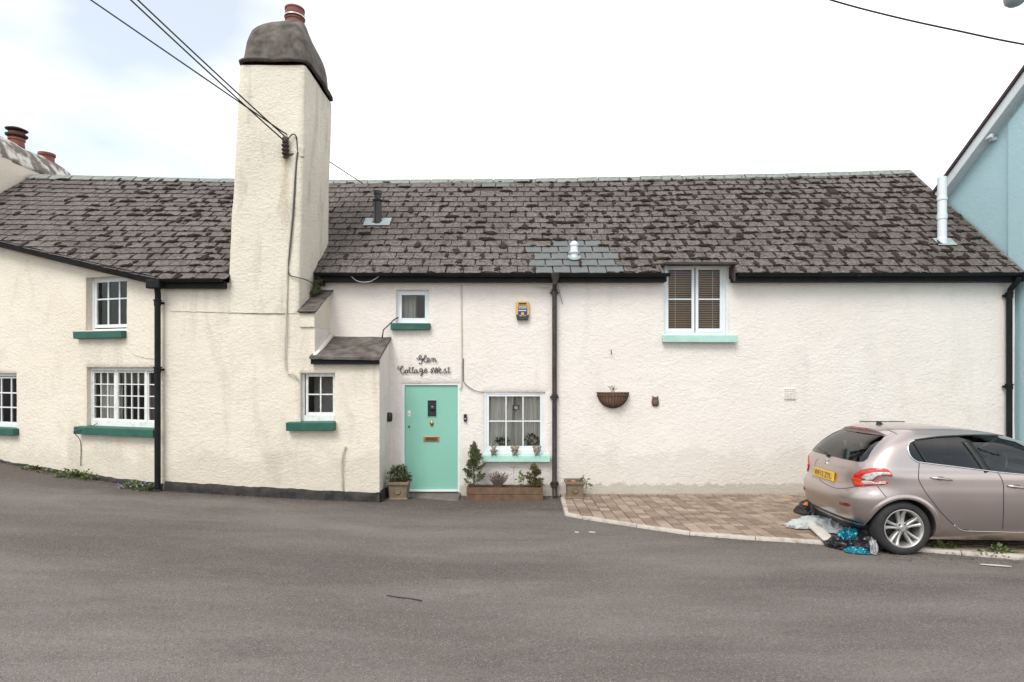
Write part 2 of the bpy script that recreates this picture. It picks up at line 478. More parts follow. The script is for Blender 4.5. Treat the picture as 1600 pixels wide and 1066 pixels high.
def wall(name, M, u0, u1, z0, zt, openings, mat, parent, step=.08, cuts=(), amp=1., seed=0., bow=None):
    ztf = zt if callable(zt) else (lambda u: zt)
    zmax = max(ztf(u0), ztf(u1))
    def lines(a, b, ed):
        base = list(np.linspace(a, b, max(2, int((b-a)/step))))
        ex = []
        for e in ed:
            for d in (-.03, 0, .03):
                if a < e+d < b: ex.append(e+d)
        base = [q for q in base if all(abs(q-e) > .02 for e in ex) or q in (a, b)]
        return sorted(base + ex)
    eu = sorted({q for o in openings for q in o[:2]} | {q for c in cuts for q in c[:2]})
    ez = sorted({q for o in openings for q in o[2:4]} | {q for c in cuts for q in c[2:4]})
    us = lines(u0, u1, eu); zs = lines(z0, zmax, ez)
    idx = {}; V = []; Fc = []
    def disp(u, z):
        p = M @ Vector((u, 0, z))
        d = .016*noise.noise(Vector((p.x*.6+seed, p.y*.6, p.z*.6))) + .006*noise.noise(Vector((p.x*2.3, seed+p.y*2, p.z*2.3))) + .003*noise.noise(Vector((p.x*8, p.y*8, p.z*8)))
        return d*amp
    def vid(i, j):
        k = (i, j)
        if k not in idx:
            u, z = us[i], zs[j]
            y = disp(u, z)
            for o in openings:
                if o[0]-1e-4 <= u <= o[1]+1e-4 and o[2]-1e-4 <= z <= o[3]+1e-4: y += .014
            idx[k] = len(V); V.append((u, y, min(z, ztf(u))))
        return idx[k]
    hole = {}
    def inside(i, j):
        cu = (us[i]+us[i+1])/2; cz = (zs[j]+zs[j+1])/2
        for n, o in enumerate(openings):
            if o[0] < cu < o[1] and o[2] < cz < o[3]: return n+1
        for c in cuts:
            if c[0] < cu < c[1] and c[2] < cz < c[3]: return -1
        if zs[j] >= ztf(cu): return -1
        return 0
    nu, nz_ = len(us)-1, len(zs)-1
    st = [[inside(i, j) for j in range(nz_)] for i in range(nu)]
    for i in range(nu):
        for j in range(nz_):
            s = st[i][j]
            if s == 0:
                Fc.append((vid(i,j), vid(i+1,j), vid(i+1,j+1), vid(i,j+1)))
            elif s > 0:
                dep = openings[s-1][4]
                for (di, dj, a, b) in ((-1,0,(i,j+1),(i,j)), (1,0,(i+1,j),(i+1,j+1)), (0,-1,(i,j),(i+1,j)), (0,1,(i+1,j+1),(i,j+1))):
                    ii, jj = i+di, j+dj
                    if 0 <= ii < nu and 0 <= jj < nz_ and st[ii][jj] == 0:
                        va, vb = vid(*a), vid(*b)
                        ra = len(V); V.append((V[va][0], dep, V[va][2])); V.append((V[vb][0], dep, V[vb][2]))
                        Fc.append((va, vb, ra+1, ra))
    mb = MB(); mb.add(V, Fc, M)
    me = mb.mesh(name, mat, True, 50)
    return obj(name, me, parent)

# the white cottage (main range, chimney bay and porch) and its cream neighbour
cot = empty('cottage', (0, 10.2, 0), 'long white rendered cottage with mint front door and tall cream chimney', 'cottage')
wing = empty('cottage', (-7.5, 10.0, .3), 'angled cream cottage wing with dark green sills left of the black downpipe', 'cottage')

O_door = rect(627.5, 718, 599, 772, MM); O_door = (O_door[0], O_door[1], -.3, O_door[3], .10)
O_low = (*rect(756, 852, 613, 711, MM), .075)
O_up = (*rect(619, 670, 453, 505, MM), .11)
O_dorm = (*rect(1038, 1138, 411, 524, MM), .10)
ZE = 3.87                                             # eaves of the main roof
wall('wall', MM, -3.5, 8.90, -.4, 3.80, [O_door, O_low, O_up, (O_dorm[0], O_dorm[1], O_dorm[2], 3.9, .12)], M_['white'], cot, .08)
O_bay = (*rect(469, 523, 583, 659, MBAY), .15)
XL = -4.64                                            # chimney left edge at the eaves
wall('wall', MBAY, -5.68, -2.165, -.4, 3.62, [O_bay], M_['cream'], cot, .08,
     cuts=[(-3.46, -3.22, 3.12, 9), (-3.22, -2.16, 2.37, 9), (XL+.07, -3.46, 3.12, 9)], seed=3)
W_up = (*rect(134, 196.5, 432, 516, MW), .17)
W_low = (*rect(134, 247, 574, 669, MW), .14)
W_far = (*rect(-60, 25, 583, 671, MW), .14)
# roof planes (see below) give the wing's sloping top
RIDGE = [(-10.9, 6.53), (X_(50,12.9), 6.515), (X_(360,12.9), 6.41), (X_(520,12.9), 6.386), (X_(800,12.9), 6.41), (X_(1060,12.9), 6.486), (X_(1250,12.9), 6.54), (X_(1410,12.9), 6.61), (9.0, 6.615)]
YR = 12.9
def ridge_z(x): return float(np.interp(x, [q[0] for q in RIDGE], [q[1] for q in RIDGE]))
LE_Y, LE_Z = 9.28, 3.64                               # left roof eave
RE_Y, RE_Z = 10.02, 3.865                             # right roof eave
def wob(x, s): return .012*noise.noise(Vector((x*.8, s*.9, 2.))) + .02*noise.noise(Vector((x*.25, s*.4, 9.)))
class Roof:
    def __init__(s, ey, ez): s.ey, s.ez = ey, ez
    def L(s, x): return math.hypot(YR-s.ey, ridge_z(x)-s.ez)
    def pt(s, x, d, h=0.):
        L = s.L(x); t = d/L
        p = Vector((x, s.ey+(YR-s.ey)*t, s.ez+(ridge_z(x)-s.ez)*t))
        n = Vector((0, -(ridge_z(x)-s.ez), YR-s.ey)).normalized()
        return p + n*(h + wob(x, d)*min(1, t*5))
    def frame(s, x, d, h=0.):
        e = .15
        o = s.pt(x, d, h)
        ax = (s.pt(x+e, d)-s.pt(x-e, d)).normalized()
        ay = (s.pt(x, d+e)-s.pt(x, d-e)).normalized()
        az = ax.cross(ay).normalized(); ay = az.cross(ax)
        return Matrix(((ax.x,ay.x,az.x,o.x),(ax.y,ay.y,az.y,o.y),(ax.z,ay.z,az.z,o.z),(0,0,0,1)))
RR, RL = Roof(RE_Y, RE_Z), Roof(LE_Y, LE_Z)
def left_z(y, x): return LE_Z + (ridge_z(x)-LE_Z)*(y-LE_Y)/(YR-LE_Y)
def wing_top(u):
    p = MW @ Vector((u, 0, 0))
    return left_z(p.y, p.x) - .08
wall('wall', MW, -5.6, 0.0, -.3, wing_top, [W_up, W_low, W_far], M_['cream'], wing, .08, seed=6)
# flank walls
mb = MB()
ny = 12
def flank(name, x, y0, y1, z0, zf, mat, parent, nx=1, face=1, st=.1):
    """vertical wall in the YZ plane at x, facing +x"""
    M = Matrix.Translation((x, y0, 0)) @ Matrix.Rotation(R(90), 4, 'Z')
    return wall(name, M, 0, y1-y0, z0, zf, [], mat, parent, st, amp=.7, seed=x)
flank('porch_side_wall', -2.165, YB, YM+.03, -.4, lambda u: 2.36+.42*u, M_['white'], cot)
flank('buttress_side_wall', -3.22, YB, YM+.03, 2.2, lambda u: 3.12+.53*u, M_['white'], cot)
# rear, gable and flank walls close the houses
mb = MB(); mb.box(-4.5, 8.90, 15.6, 15.7, -.4, 3.9)
mb.build('rear_wall', M_['white'], cot)
mb = MB(); mb.prism([(0,-.4),(5.4,-.4),(5.4,3.8),(2.7,6.38),(0,3.8)], 0, .1, Matrix.Translation((8.90, 10.215, 0)) @ Matrix.Rotation(R(90), 4, 'Z'))
mb.build('gable_wall', M_['white'], cot)
mb = MB(); mb.box(-10.9, -4.6, 15.6, 15.7, -.4, 3.9)
mb.build('rear_wall', M_['cream'], wing)

# plinths follow the ground
def plinth(name, M, u0, u1, h, parent, seed):
    mb = MB(); n = int((u1-u0)/.06); V = []; Fc = []
    for i in range(n+1):
        u = u0+(u1-u0)*i/n
        p = M @ Vector((u, 0, 0)); gz = ground(p.x, p.y)
        hh = h(u) + .03*noise.noise(Vector((u*2.4, seed, 0))) + .012*noise.noise(Vector((u*9, seed, 1)))
        y = -.03 + .008*noise.noise(Vector((u*3, seed, 4)))
        V += [(u, y-.012, gz-.1), (u, y-.004, gz+hh*.5), (u, y+.004, gz+hh-.012), (u, y+.02, gz+hh), (u, .05, gz+hh)]
    for i in range(n):
        for k in range(4):
            a = i*5+k; Fc.append((a, a+5, a+6, a+1))
    mb.add(V, Fc, M)
    return mb.build(name, M_['plinth'], parent, True, 60)
plinth('plinth', MBAY, -5.66, -2.16, lambda u: .155, cot, 1)
plinth('plinth', MW, -5.6, -.02, lambda u: .05+.02*max(0, u+3), wing, 2)
plinth('plinth', Matrix.Translation((-2.165, YB-.03, 0)) @ Matrix.Rotation(R(90), 4, 'Z'), 0, .78, lambda u: .16, cot, 5)

# ------------------------------------------------------------------ chimney
zs = np.arange(3.12, 7.26, .09)
V = []; Fc = []
def chim_rect(z):
    t = (z-3.5)/(7.25-3.5)
    return XL + (-4.44-XL)*t, -3.465 + (-3.375+3.465)*t, YB-.012, 10.80
ring0 = None
for iz, z in enumerate(zs):
    x0, x1, y0, y1 = chim_rect(z)
    pts = []
    c = .03
    N1, N2 = 15, 17
    for i in range(N1+1): pts.append((x0+c+(x1-x0-2*c)*i/N1, y0, (0,-1)))
    for i in range(N2+1): pts.append((x1, y0+c+(y1-y0-2*c)*i/N2, (1,0)))
    for i in range(N1+1): pts.append((x1-c-(x1-x0-2*c)*i/N1, y1, (0,1)))
    for i in range(N2+1): pts.append((x0, y1-c-(y1-y0-2*c)*i/N2, (-1,0)))
    for (x, y, n) in pts:
        d = .016*noise.noise(Vector((x*1.1, y*1.1, z*1.1+4))) + .008*noise.noise(Vector((x*3, y*3, z*3))) + .003*noise.noise(Vector((x*9, y*9, z*9)))
        V.append((x+n[0]*d, y+n[1]*d, z))
    ring0 = len(pts)
for i in range(len(zs)-1):
    for k in range(ring0):
        a = i*ring0+k; b = i*ring0+(k+1) % ring0
        Fc.append((a, b, b+ring0, a+ring0))
mb = MB(); mb.add(V, Fc)
chim = mb.build('chimney_stack', M_['stack'], cot, True, 60)
# cement hood
x0, x1, y0, y1 = chim_rect(7.25)
cxh, cyh, hx, hy = (x0+x1)/2, (y0+y1)/2, (x1-x0)/2, (y1-y0)/2
prof = [(7.22,-.02,0),(7.235,-.07,0),(7.255,-.075,0),(7.275,-.01,0),(7.36,.012,.02),(7.48,.03,.04),(7.60,.058,.07),(7.72,.10,.11),(7.83,.165,.16),(7.92,.25,.24),(7.99,.35,.34),(8.05,.46,.45),(8.13,.60,.6),(8.20,.70,.9),(8.235,.74,1.),(8.24,.9,1.)]
N = 56; V = []; Fc = []
pcx, pcy = -3.80, 10.08
for (z, ins, rd) in prof:
    k = max(0, min(1, (z-7.95)/.25))
    ccx, ccy = cxh+(pcx-cxh)*k, cyh+(pcy-cyh)*k
    if ins < .45:
        ax, ay = hx*(1-ins) if ins > 0 else hx-ins*.9, hy*(1-ins*.92) if ins > 0 else hy-ins*.9
    else:
        t = (ins-.45)/.29; t = min(t, 1)
        ax = hx*.55*(1-t)+.17*t; ay = hy*.58*(1-t)+.17*t
        if ins > .8: ax = ay = .05
    ex = 9*(1-rd)+2*rd
    for i in range(N):
        a = 2*math.pi*i/N + math.pi/4
        c, s_ = math.cos(a), math.sin(a)
        m_ = (abs(c)**ex+abs(s_)**ex)**(-1/ex)
        p = Vector((ccx+ax*c*m_, ccy+ay*s_*m_, z))
        d = 1+.03*noise.noise(p*2.2)+.012*noise.noise(p*8)
        V.append((ccx+(p.x-ccx)*d, ccy+(p.y-ccy)*d, z+.012*noise.noise(p*3+Vector((5,5,5)))))
for i in range(len(prof)-1):
    for k in range(N):
        a = i*N+k; b = i*N+(k+1) % N
        Fc.append((a, b, b+N, a+N))
mb = MB(); mb.add(V, Fc)
mb.build('hood', M_['hood'], chim, True, 55)
# fluted clay pot with a wire band
mb = MB(); mb.lathe([(.165,0),(.165,.05),(.15,.06),(.15,.10),(.162,.105),(.162,.125),(.152,.13),(.152,.19),(.165,.195),(.165,.22),(.155,.225),(.158,.28),(.168,.285),(.168,.31),(.13,.315),(.12,.25)], 28, Matrix.Translation((pcx, pcy, 8.19)))
pot = mb.build('chimney_pot', M_['terracotta'], chim, True, 35)
mb = MB(); mb.lathe([(.172,.15),(.176,.15),(.176,.175),(.172,.175)], 28, Matrix.Translation((pcx, pcy, 8.19)))
mb.build('metal_band', M_['steel'], chim, True, 35)
# slated weathering where the stack steps out beside the wall
mb0 = MB()
for i in range(5):
    t = i/5
    y = 9.33+.86*t; z = 3.125+.46*t
    a = R(26)
    M = Matrix.Translation((-3.335, y, z+.012)) @ Matrix.Rotation(a, 4, 'X') @ Matrix.Rotation(R(random.uniform(-3,3)), 4, 'Z')
    q = MB(); wv = random.uniform(-.01,.01)
    q.box(-.145+wv, .165+wv, 0, .24, 0, .016, M)
    q.build('ledge_slate', M_['hood'], cot, bevel=.003)
mb = MB(); mb.prism([(0, 3.10), (.84, 3.55), (.84, 2.9), (0, 2.9)], 0, .24, Matrix.Translation((-3.22, 9.385, 0)) @ Matrix.Rotation(R(90), 4, 'Z'))
mb.build('ledge_bed', M_['cream'], cot)
mb = MB()
for i in range(40):
    t = random.random()
    mb.blob((-3.44+.10*random.random()+.05*t, 9.85+.3*t, 3.50+.42*random.random()*t+.16*t), (.035,.03,.04), i, .3, 3, 1)
mosso = mb.build('moss_tuft', M_['greenmoss'], cot, False); tag(mosso, kind='stuff')
# lean-to porch roof
V = [(-3.27,9.29,2.372),(-2.14,9.29,2.352),(-2.14,10.21,2.735),(-3.23,10.21,2.745)]
mb = MB(); 
nu, nv = 24, 12
for layer, off in ((0, 0.0), (1, .045)):
    for j in range(nv+1):
        for i in range(nu+1):
            a, b = i/nu, j/nv
            p = Vector(V[0]).lerp(Vector(V[1]), a).lerp(Vector(V[3]).lerp(Vector(V[2]), a), b)
            p.z += off + .006*noise.noise(p*5) + .004*noise.noise(p*14)
            p.y += .01*noise.noise(Vector((p.x*7, 0, j==0)))*(1 if j == 0 else 0)
            mb.v.append(tuple(p))
S = (nu+1)*(nv+1)
for j in range(nv):
    for i in range(nu):
        a = j*(nu+1)+i; q = (a, a+1, a+nu+2, a+nu+1)
        mb.f.append(tuple(reversed(q))); mb.f.append(tuple(k+S for k in q))
for i in range(nu):
    mb.f.append((i, i+1, i+1+S, i+S))
    a = nv*(nu+1)+i; mb.f.append((a+1, a, a+S, a+1+S))
for j in range(nv):
    a = j*(nu+1); mb.f.append((a+nu+1, a, a+S, a+nu+1+S)); a += nu; mb.f.append((a, a+nu+1, a+nu+1+S, a+S))
mb.build('porch_roof', M_['hood'], cot, True, 40)
mb = MB(); mb.box(-3.26, -2.155, 9.325, 9.395, 2.29, 2.375)
mb.build('porch_fascia', M_['black'], cot, bevel=.004)
# lime fillet where the porch roof meets the stack
mb = MB(); mb.tube([(-3.205, 9.36, 2.42), (-3.20, 9.7, 2.58), (-3.195, 10.18, 2.80)], [.04,.05,.05], 8)
mb.build('mortar_fillet', M_['white'], cot, True)

# ------------------------------------------------------------------ slate roofs
GA, SWD = .232, .312
def slate_outline(wd_, rnd, chip=1.0):
    w2 = wd_/2 - .005 - rnd.random()*.008
    def c(): return rnd.random()**2*.035*chip
    j = lambda k: rnd.uniform(-k, k)
    a, b = c(), c()
    pts = [(-w2+a, j(.006)), (-w2*.3, j(.008)), (w2*.35, j(.008)), (w2-b, j(.006)), (w2, b*1.2+.004), (w2+j(.003), .31), (-w2+j(.003), .31), (-w2, a*1.2+.004)]
    return pts
def slate_geo(pts, top=.31, thick=.009):
    V = []
    for (x, y) in pts:
        h = .024*(1-y/top)+.004
        V.append((x, y, h))
    n = len(pts)
    V += [(x, y, z-thick) for (x, y, z) in V]
    Fc = [tuple(range(n))]
    for i in range(n):
        k = (i+1) % n
        Fc.append((i, i+n, k+n, k))
    return V, Fc
def tone_mesh(me, tones):
    at = me.color_attributes.new('tone', 'FLOAT_COLOR', 'POINT')
    a = np.zeros((len(me.vertices), 4), dtype=np.float32); a[:, :3] = np.asarray(tones, dtype=np.float32)[:, None]; a[:, 3] = 1
    at.data.foreach_set('color', a.ravel())
rs = random.Random(11)
VAR = []
for k in range(26):
    V, Fc = slate_geo(slate_outline(SWD, rs))
    q = MB(); q.add(V, Fc); me = q.mesh('slate', M_['slate']); tone_mesh(me, [rs.random()]*len(V)); VAR.append(me)
NEWV = []
for k in range(3):
    V, Fc = slate_geo(slate_outline(SWD*.99, rs, .1)); q = MB(); q.add(V, Fc); NEWV.append(q.mesh('slate', M_['newslate']))
def clip_poly(poly, nx, ny, c):
    """keep points with nx*x+ny*y >= c"""
    res = []
    for i in range(len(poly)):
        a, b = poly[i], poly[(i+1) % len(poly)]
        fa, fb = nx*a[0]+ny*a[1]-c, nx*b[0]+ny*b[1]-c
        if fa >= 0: res.append(a)
        if fa*fb < 0:
            t = fa/(fa-fb); res.append((a[0]+(b[0]-a[0])*t, a[1]+(b[1]-a[1])*t))
    return res
def to_px(p): return CX+F*p.x/p.y, HY-(p.z-ZC)*F/p.y
DX0, DX1 = O_dorm[0]-.035, O_dorm[1]+.05
NEWPX = [(830,968),(818,953),(833,964),(820,949),(858,934)]
def build_roof(RF, x0, x1, parent, side):
    root = None
    deck = MB()
    xs = np.arange(x0, x1+1e-6, .1); 
    nd = 24
    for i in range(len(xs)-1):
        a, b = xs[i], xs[i+1]
        for j in range(nd):
            da, db = j/nd, (j+1)/nd
            L = RF.L(a)
            if side == 'R' and db*L < .42 and b > DX0 and a < DX1: continue
            q = [RF.pt(a, da*RF.L(a), -.012), RF.pt(b, da*RF.L(b), -.012), RF.pt(b, db*RF.L(b), -.012), RF.pt(a, db*RF.L(a), -.012)]
            if side == 'L':
                cc = MW.inverted() @ q[0]; c2 = MW.inverted() @ q[1]
                if cc.y < -.06 or c2.y < -.06: continue
            deck.add(q, [(0,1,2,3)])
    # rear slope
    q = [Vector((x0,15.75,3.8)), Vector((x1,15.75,3.8)), Vector((x1,YR,ridge_z(x1)-.02)), Vector((x0,YR,ridge_z(x0)-.02))]
    deck.add(q, [(1,0,3,2)])
    root = deck.build('roof', M_['deck'], parent)
    joined = MB(); jt = []
    single = []
    moss = MB(); mrnd = random.Random(5 if side == 'R' else 9)
    rows = int(max(RF.L(x0), RF.L(x1))/GA)+2
    for r_ in range(rows):
        d = r_*GA
        n = int((x1-x0)/SWD)+2
        off = (r_ % 2)*SWD*.5 + mrnd.uniform(-.03,.03)
        for c in range(n):
            xc = x0 + (c+.5)*SWD - off
            if RF.L(xc) - d < .08: continue
            dt = d + mrnd.uniform(-.007,.007)
            P0 = RF.pt(xc, min(d+.1, RF.L(xc)))
            px, py = to_px(P0)
            new = False; skip = False
            if side == 'R':
                if r_ < 5 and NEWPX[r_][0]-2 < px < NEWPX[r_][1]: new = True
                if 287 < py < 296 and 742 < px < 805: new = True
                if 296 <= py < 305 and 730 < px < 792: skip = True
            if skip: continue
            M = RF.frame(xc, dt) @ Matrix.Rotation(R(mrnd.uniform(-1.1,1.1)), 4, 'Z') @ Matrix.Rotation(R(mrnd.uniform(-.5,.5)), 4, 'Y')
            lo, hi = x0, x1
            poly = None
            cut = False
            if xc-SWD/2 < x0 or xc+SWD/2 > x1: cut = True
            if RF.L(xc)-d < .34: cut = True
            if side == 'R' and d < .31 and xc+SWD/2 > DX0 and xc-SWD/2 < DX1: cut = True
            if side == 'L':
                for (ax, ay) in ((-SWD/2,0),(SWD/2,0),(-SWD/2,.31),(SWD/2,.31)):
                    if (MW.inverted() @ (M @ Vector((ax,ay,0)))).y < -.13: cut = True
            if not cut:
                single.append((d, px, M, new, mrnd.randrange(26)))
            else:
                poly = slate_outline(SWD, mrnd)
                poly = clip_poly(poly, 1, 0, x0-xc); poly = clip_poly(poly, -1, 0, -(x1-xc)) if poly else poly
                if poly: poly = clip_poly(poly, 0, -1, -(RF.L(xc)-d-.01))
                if poly and side == 'R' and d < .31 and xc+SWD/2 > DX0 and xc-SWD/2 < DX1:
                    if d < .1:
                        if xc < (DX0+DX1)/2: poly = clip_poly(poly, -1, 0, -(DX0-xc))
                        else: poly = clip_poly(poly, 1, 0, DX1-xc)
                    else: poly = clip_poly(poly, 0, 1, .31-d)
                if poly and side == 'L':
                    Mi = MW.inverted() @ M
                    # y = Mi[1][0]*x + Mi[1][1]*y + Mi[1][3] >= -.13
                    poly = clip_poly(poly, Mi[1][0], Mi[1][1], -.13-Mi[1][3])
                if poly and len(poly) > 2:
                    V, Fc = slate_geo(poly); joined.add(V, Fc, M); jt += [mrnd.random()]*len(V)
            # moss in the joint to the right of this slate and along its tail
            if side == 'R': p = .16 + .95*min(1, max(0, (px-540)/420)) + .25*noise.noise(Vector((xc*.9, d*1.1, 3)))
            else: p = .18 + .55*min(1, max(0, (px-60)/250)) + .3*noise.noise(Vector((xc*.9, d*1.1, 7)))
            if side == 'R' and px > 1300: p += .1
            if new: p = .06
            for rep in range(4):
                if mrnd.random() > p*(1.0 if rep == 0 else .62): continue
                ty = mrnd.random()
                if ty < .45: mx_, my_ = SWD/2+mrnd.uniform(-.012,.012), mrnd.uniform(.04,.16)
                elif ty < .72: mx_, my_ = SWD/2+mrnd.uniform(-.05,.05), mrnd.uniform(0,.20)
                else: mx_, my_ = mrnd.uniform(-.15,.15), mrnd.uniform(-.012,.015)
                if side == 'L' and (MW.inverted() @ (M @ Vector((mx_,my_,0)))).y < -.08: continue
                if side == 'R' and d < .32 and DX0-.12 < xc+mx_ < DX1+.1: continue
                if not (x0 < xc+mx_ < x1-.03) or d+my_ > RF.L(xc)-.05: continue
                big = mrnd.random()**2.0
                if ty < .45: rx, ry = .012+.03*big, .05+.08*mrnd.random()
                elif ty < .72: rx, ry = .022+.07*big*mrnd.uniform(.5,1.1), .04+.11*big*mrnd.uniform(.5,1.2)
                else: rx, ry = .04+.10*big, .014+.03*big
                h = .020+.018*big
                V = []; K = 11; jr = [1+mrnd.uniform(-.5,.45) for _ in range(11)]
                for (f, hh) in ((1., .0), (.82, .75), (.4, 1.)):
                    for k in range(K):
                        a = 2*math.pi*k/K
                        jt_ = f*jr[k]*(1+mrnd.uniform(-.12,.12))
                        x_, y_ = mx_+rx*jt_*math.cos(a), my_+ry*jt_*math.sin(a)
                        V.append((x_, y_, .024*(1-y_/.31)+h*hh*mrnd.uniform(.8,1.2)-.003))
                V.append((mx_, my_, .024*(1-my_/.31)+h))
                Fc = []
                for q_ in range(2):
                    for k in range(K):
                        a = q_*K+k; b = q_*K+(k+1) % K; Fc.append((a, b, b+K, a+K))
                for k in range(K): Fc.append((2*K+k, 2*K+(k+1) % K, 3*K))
                moss.add(V, Fc, M)
    single.sort(key=lambda q: (q[0]//GA, abs(q[1]-800)))
    for k, (d, px, M, new, vv) in enumerate(single):
        me = NEWV[vv % 3] if new else VAR[vv]
        if k < 298:
            obj('slate', me, root, M=M)
        elif new:
            obj('slate', me, root, M=M)
        else:
            vs = [tuple(v.co) for v in me.vertices]; fs = [tuple(p.vertices) for p in me.polygons]
            joined.add(vs, fs, M); jt += [me.color_attributes['tone'].data[0].color[0]]*len(vs)
    me = joined.mesh('upper_slates', M_['slate']); tone_mesh(me, jt)
    tag(obj('upper_slates', me, root), kind='stuff')
    tag(moss.build('moss', M_['moss'], root), kind='stuff')
    return root
roofR = build_roof(RR, -4.58, 8.92, cot, 'R')
roofL = build_roof(RL, -10.75, XL+.035, wing, 'L')
# ridge tiles
def ridge_tile_mesh(seed, length):
    q = MB(); rd = random.Random(seed); n = 5
    prof = [(-.135,-.118),(-.02,-.002),(0,.008),(.02,-.002),(.135,-.118)]
    V = []; Fc = []
    for i in (0, 1):
        for (y, z) in prof: V.append((i*length+rd.uniform(-.004,.004), y+rd.uniform(-.006,.006), z+.03+rd.uniform(-.004,.004)))
        for (y, z) in prof: V.append((i*length, y*.93, z+.008))
    for k in range(4):
        Fc += [(k, k+10, k+11, k+1), (k+5, k+6, k+16, k+15)]
    for i in (0, 10):
        for k in range(4):
            Fc.append((i+k, i+k+1, i+k+6, i+k+5) if i == 0 else (i+k+5, i+k+6, i+k+1, i+k))
    Fc += [(0, 5, 15, 10), (4, 14, 19, 9)]
    q.add(V, Fc); return q.mesh('ridge_tile', M_['ridge'])
RT = [ridge_tile_mesh(k, .448) for k in range(5)]
for (x0, x1, rt) in ((-10.75, -4.6, roofL), (-4.6, 8.93, roofR)):
    n = int((x1-x0)/.455)
    st = (x1-x0)/n
    for k in range(n):
        xa, xb = x0+k*st, x0+(k+1)*st
        a = Vector((xa, YR, ridge_z(xa)+.02)); b = Vector((xb, YR, ridge_z(xb)+.02))
        ang = math.atan2(b.z-a.z, b.x-a.x)
        M = Matrix.Translation(a + Vector((0, random.uniform(-.006,.006), random.uniform(-.006,.006)))) @ Matrix.Rotation(-ang, 4, 'Y') @ Matrix.Rotation(R(random.uniform(-1.5,1.5)), 4, 'X')
        obj('ridge_tile', RT[k % 5], rt, M=M)
# verge strip on the right gable
mb = MB(); pts = [RR.pt(8.93, d, .012) for d in np.linspace(0, RR.L(8.93)-.05, 16)]
for i in range(15):
    a, b = pts[i], pts[i+1]
    mb.add([a+Vector((-.03,0,.0)), a+Vector((.025,0,.005)), b+Vector((.025,0,.005)), b+Vector((-.03,0,0)), a+Vector((-.03,0,-.06)), a+Vector((.025,0,-.06)), b+Vector((.025,0,-.06)), b+Vector((-.03,0,-.06))],
           [(0,1,2,3),(0,4,5,1),(3,2,6,7),(1,5,6,2)])
mb.build('verge_mortar', M_['verge'], roofR)

# ------------------------------------------------------------------ gutters and downpipes
def gutter(pts, parent, r=.056, wob_=.004, seed=0):
    mb = MB(); prof = []
    for k in range(9):
        a = math.pi + math.pi*k/8; prof.append((r*math.cos(a), r*math.sin(a)))
    for k in range(8, -1, -1):
        a = math.pi + math.pi*k/8; prof.append(((r-.007)*math.cos(a), (r-.007)*math.sin(a)))
    K = len(prof); V = []; Fc = []
    path = []
    for a, b in zip(pts[:-1], pts[1:]):
        a, b = Vector(a), Vector(b); n = max(1, int((b-a).length/.4))
        for i in range(n): path.append(a.lerp(b, i/n))
    path.append(Vector(pts[-1]))
    for i, p in enumerate(path):
        t = path[min(i+1, len(path)-1)] - path[max(i-1, 0)]; t.z = 0; t.normalize()
        s = Vector((t.y, -t.x, 0))
        dz = wob_*noise.noise(Vector((i*.7, seed, 0)))
        for (x, z) in prof: V.append(p + s*x + Vector((0,0,z+dz)))
    for i in range(len(path)-1):
        for k in range(K):
            a = i*K+k; b = i*K+(k+1) % K; Fc.append((a, a+K, b+K, b))
    h = K//2
    for base in (0, (len(path)-1)*K):
        Fc.append(tuple(base+k for k in range(h)))
    mb.add(V, Fc)
    g_ = mb.build('gutter', M_['black'], parent, True, 50)
    # joints
    L = 0
    for i in range(1, len(path)-1):
        if i % 5 == 2:
            t = (path[i+1]-path[i-1]).normalized(); s = Vector((t.y, -t.x, 0)).normalized()
            q = MB(); V = []; Fc = []
            for e in (-.035, .035):
                for k in range(9):
                    a = math.pi+math.pi*k/8; V.append(path[i]+t*e+s*(r+.006)*math.cos(a)+Vector((0,0,(r+.006)*math.sin(a)+.004)))
            for k in range(8): Fc.append((k, k+1, k+10, k+9))
            q.add(V, Fc); q.build('gutter_bracket', M_['black'], g_, True)
    return g_
GZ = 3.868
gutter([(-3.36, 9.955, GZ+.004), (X_(866,9.955), 9.955, GZ-.012), (O_dorm[0]+.03, 9.955, GZ-.005)], cot, seed=1)
gutter([(O_dorm[1]+.07, 9.955, GZ-.004), (8.80, 9.955, GZ+.006), (8.93, 9.955, GZ+.006)], cot, seed=2)
mb = MB(); mb.box(-3.44, O_dorm[0]-.005, 10.02, 10.19, 3.735, 3.846)
mb.build('fascia_board', M_['black'], cot, bevel=.004)
mb = MB(); mb.box(O_dorm[1]+.03, 8.905, 10.02, 10.19, 3.735, 3.846)
mb.build('fascia_board', M_['black'], cot, bevel=.004)
# left eave gutter and the diagonal one over the wing wall
gl0, gl1 = Vector((XL-.02, 9.23, 3.66)), Vector((-5.71, 9.23, 3.655))
wp = []
for u in (0.0, -1.5, -3.5, -5.5):
    p = MW @ Vector((u-.02, -.165, 0)); p.z = left_z(p.y, p.x)+.015; wp.append(p)
gutter([gl0, gl1], wing, seed=3)
gutter(list(reversed(wp)), wing, seed=4)
mb = MB(); mb.box(-5.68, XL-.005, 9.30, 9.395, 3.52, 3.63)
mb.build('fascia_board', M_['black'], wing, bevel=.004)
mb = MB(); V = []
for u in np.linspace(-5.5, -.0, 12):
    p = MW @ Vector((u, 0, 0)); z = left_z(p.y, p.x)
    for (y, dz) in ((-.12,-.18),(-.012,-.18),(-.012,-.045),(-.12,-.045)):
        q = MW @ Vector((u, y, z+dz)); V.append(q)
Fc = [tuple(i*4+k for k in q) for i in range(0)]
for i in range(11):
    for k in range(4):
        a = i*4+k; b = i*4+(k+1) % 4; Fc.append((a, b, b+4, a+4))
Fc += [(3,2,1,0), (44,45,46,47)]
mb.add(V, Fc); mb.build('fascia_board', M_['black'], wing)
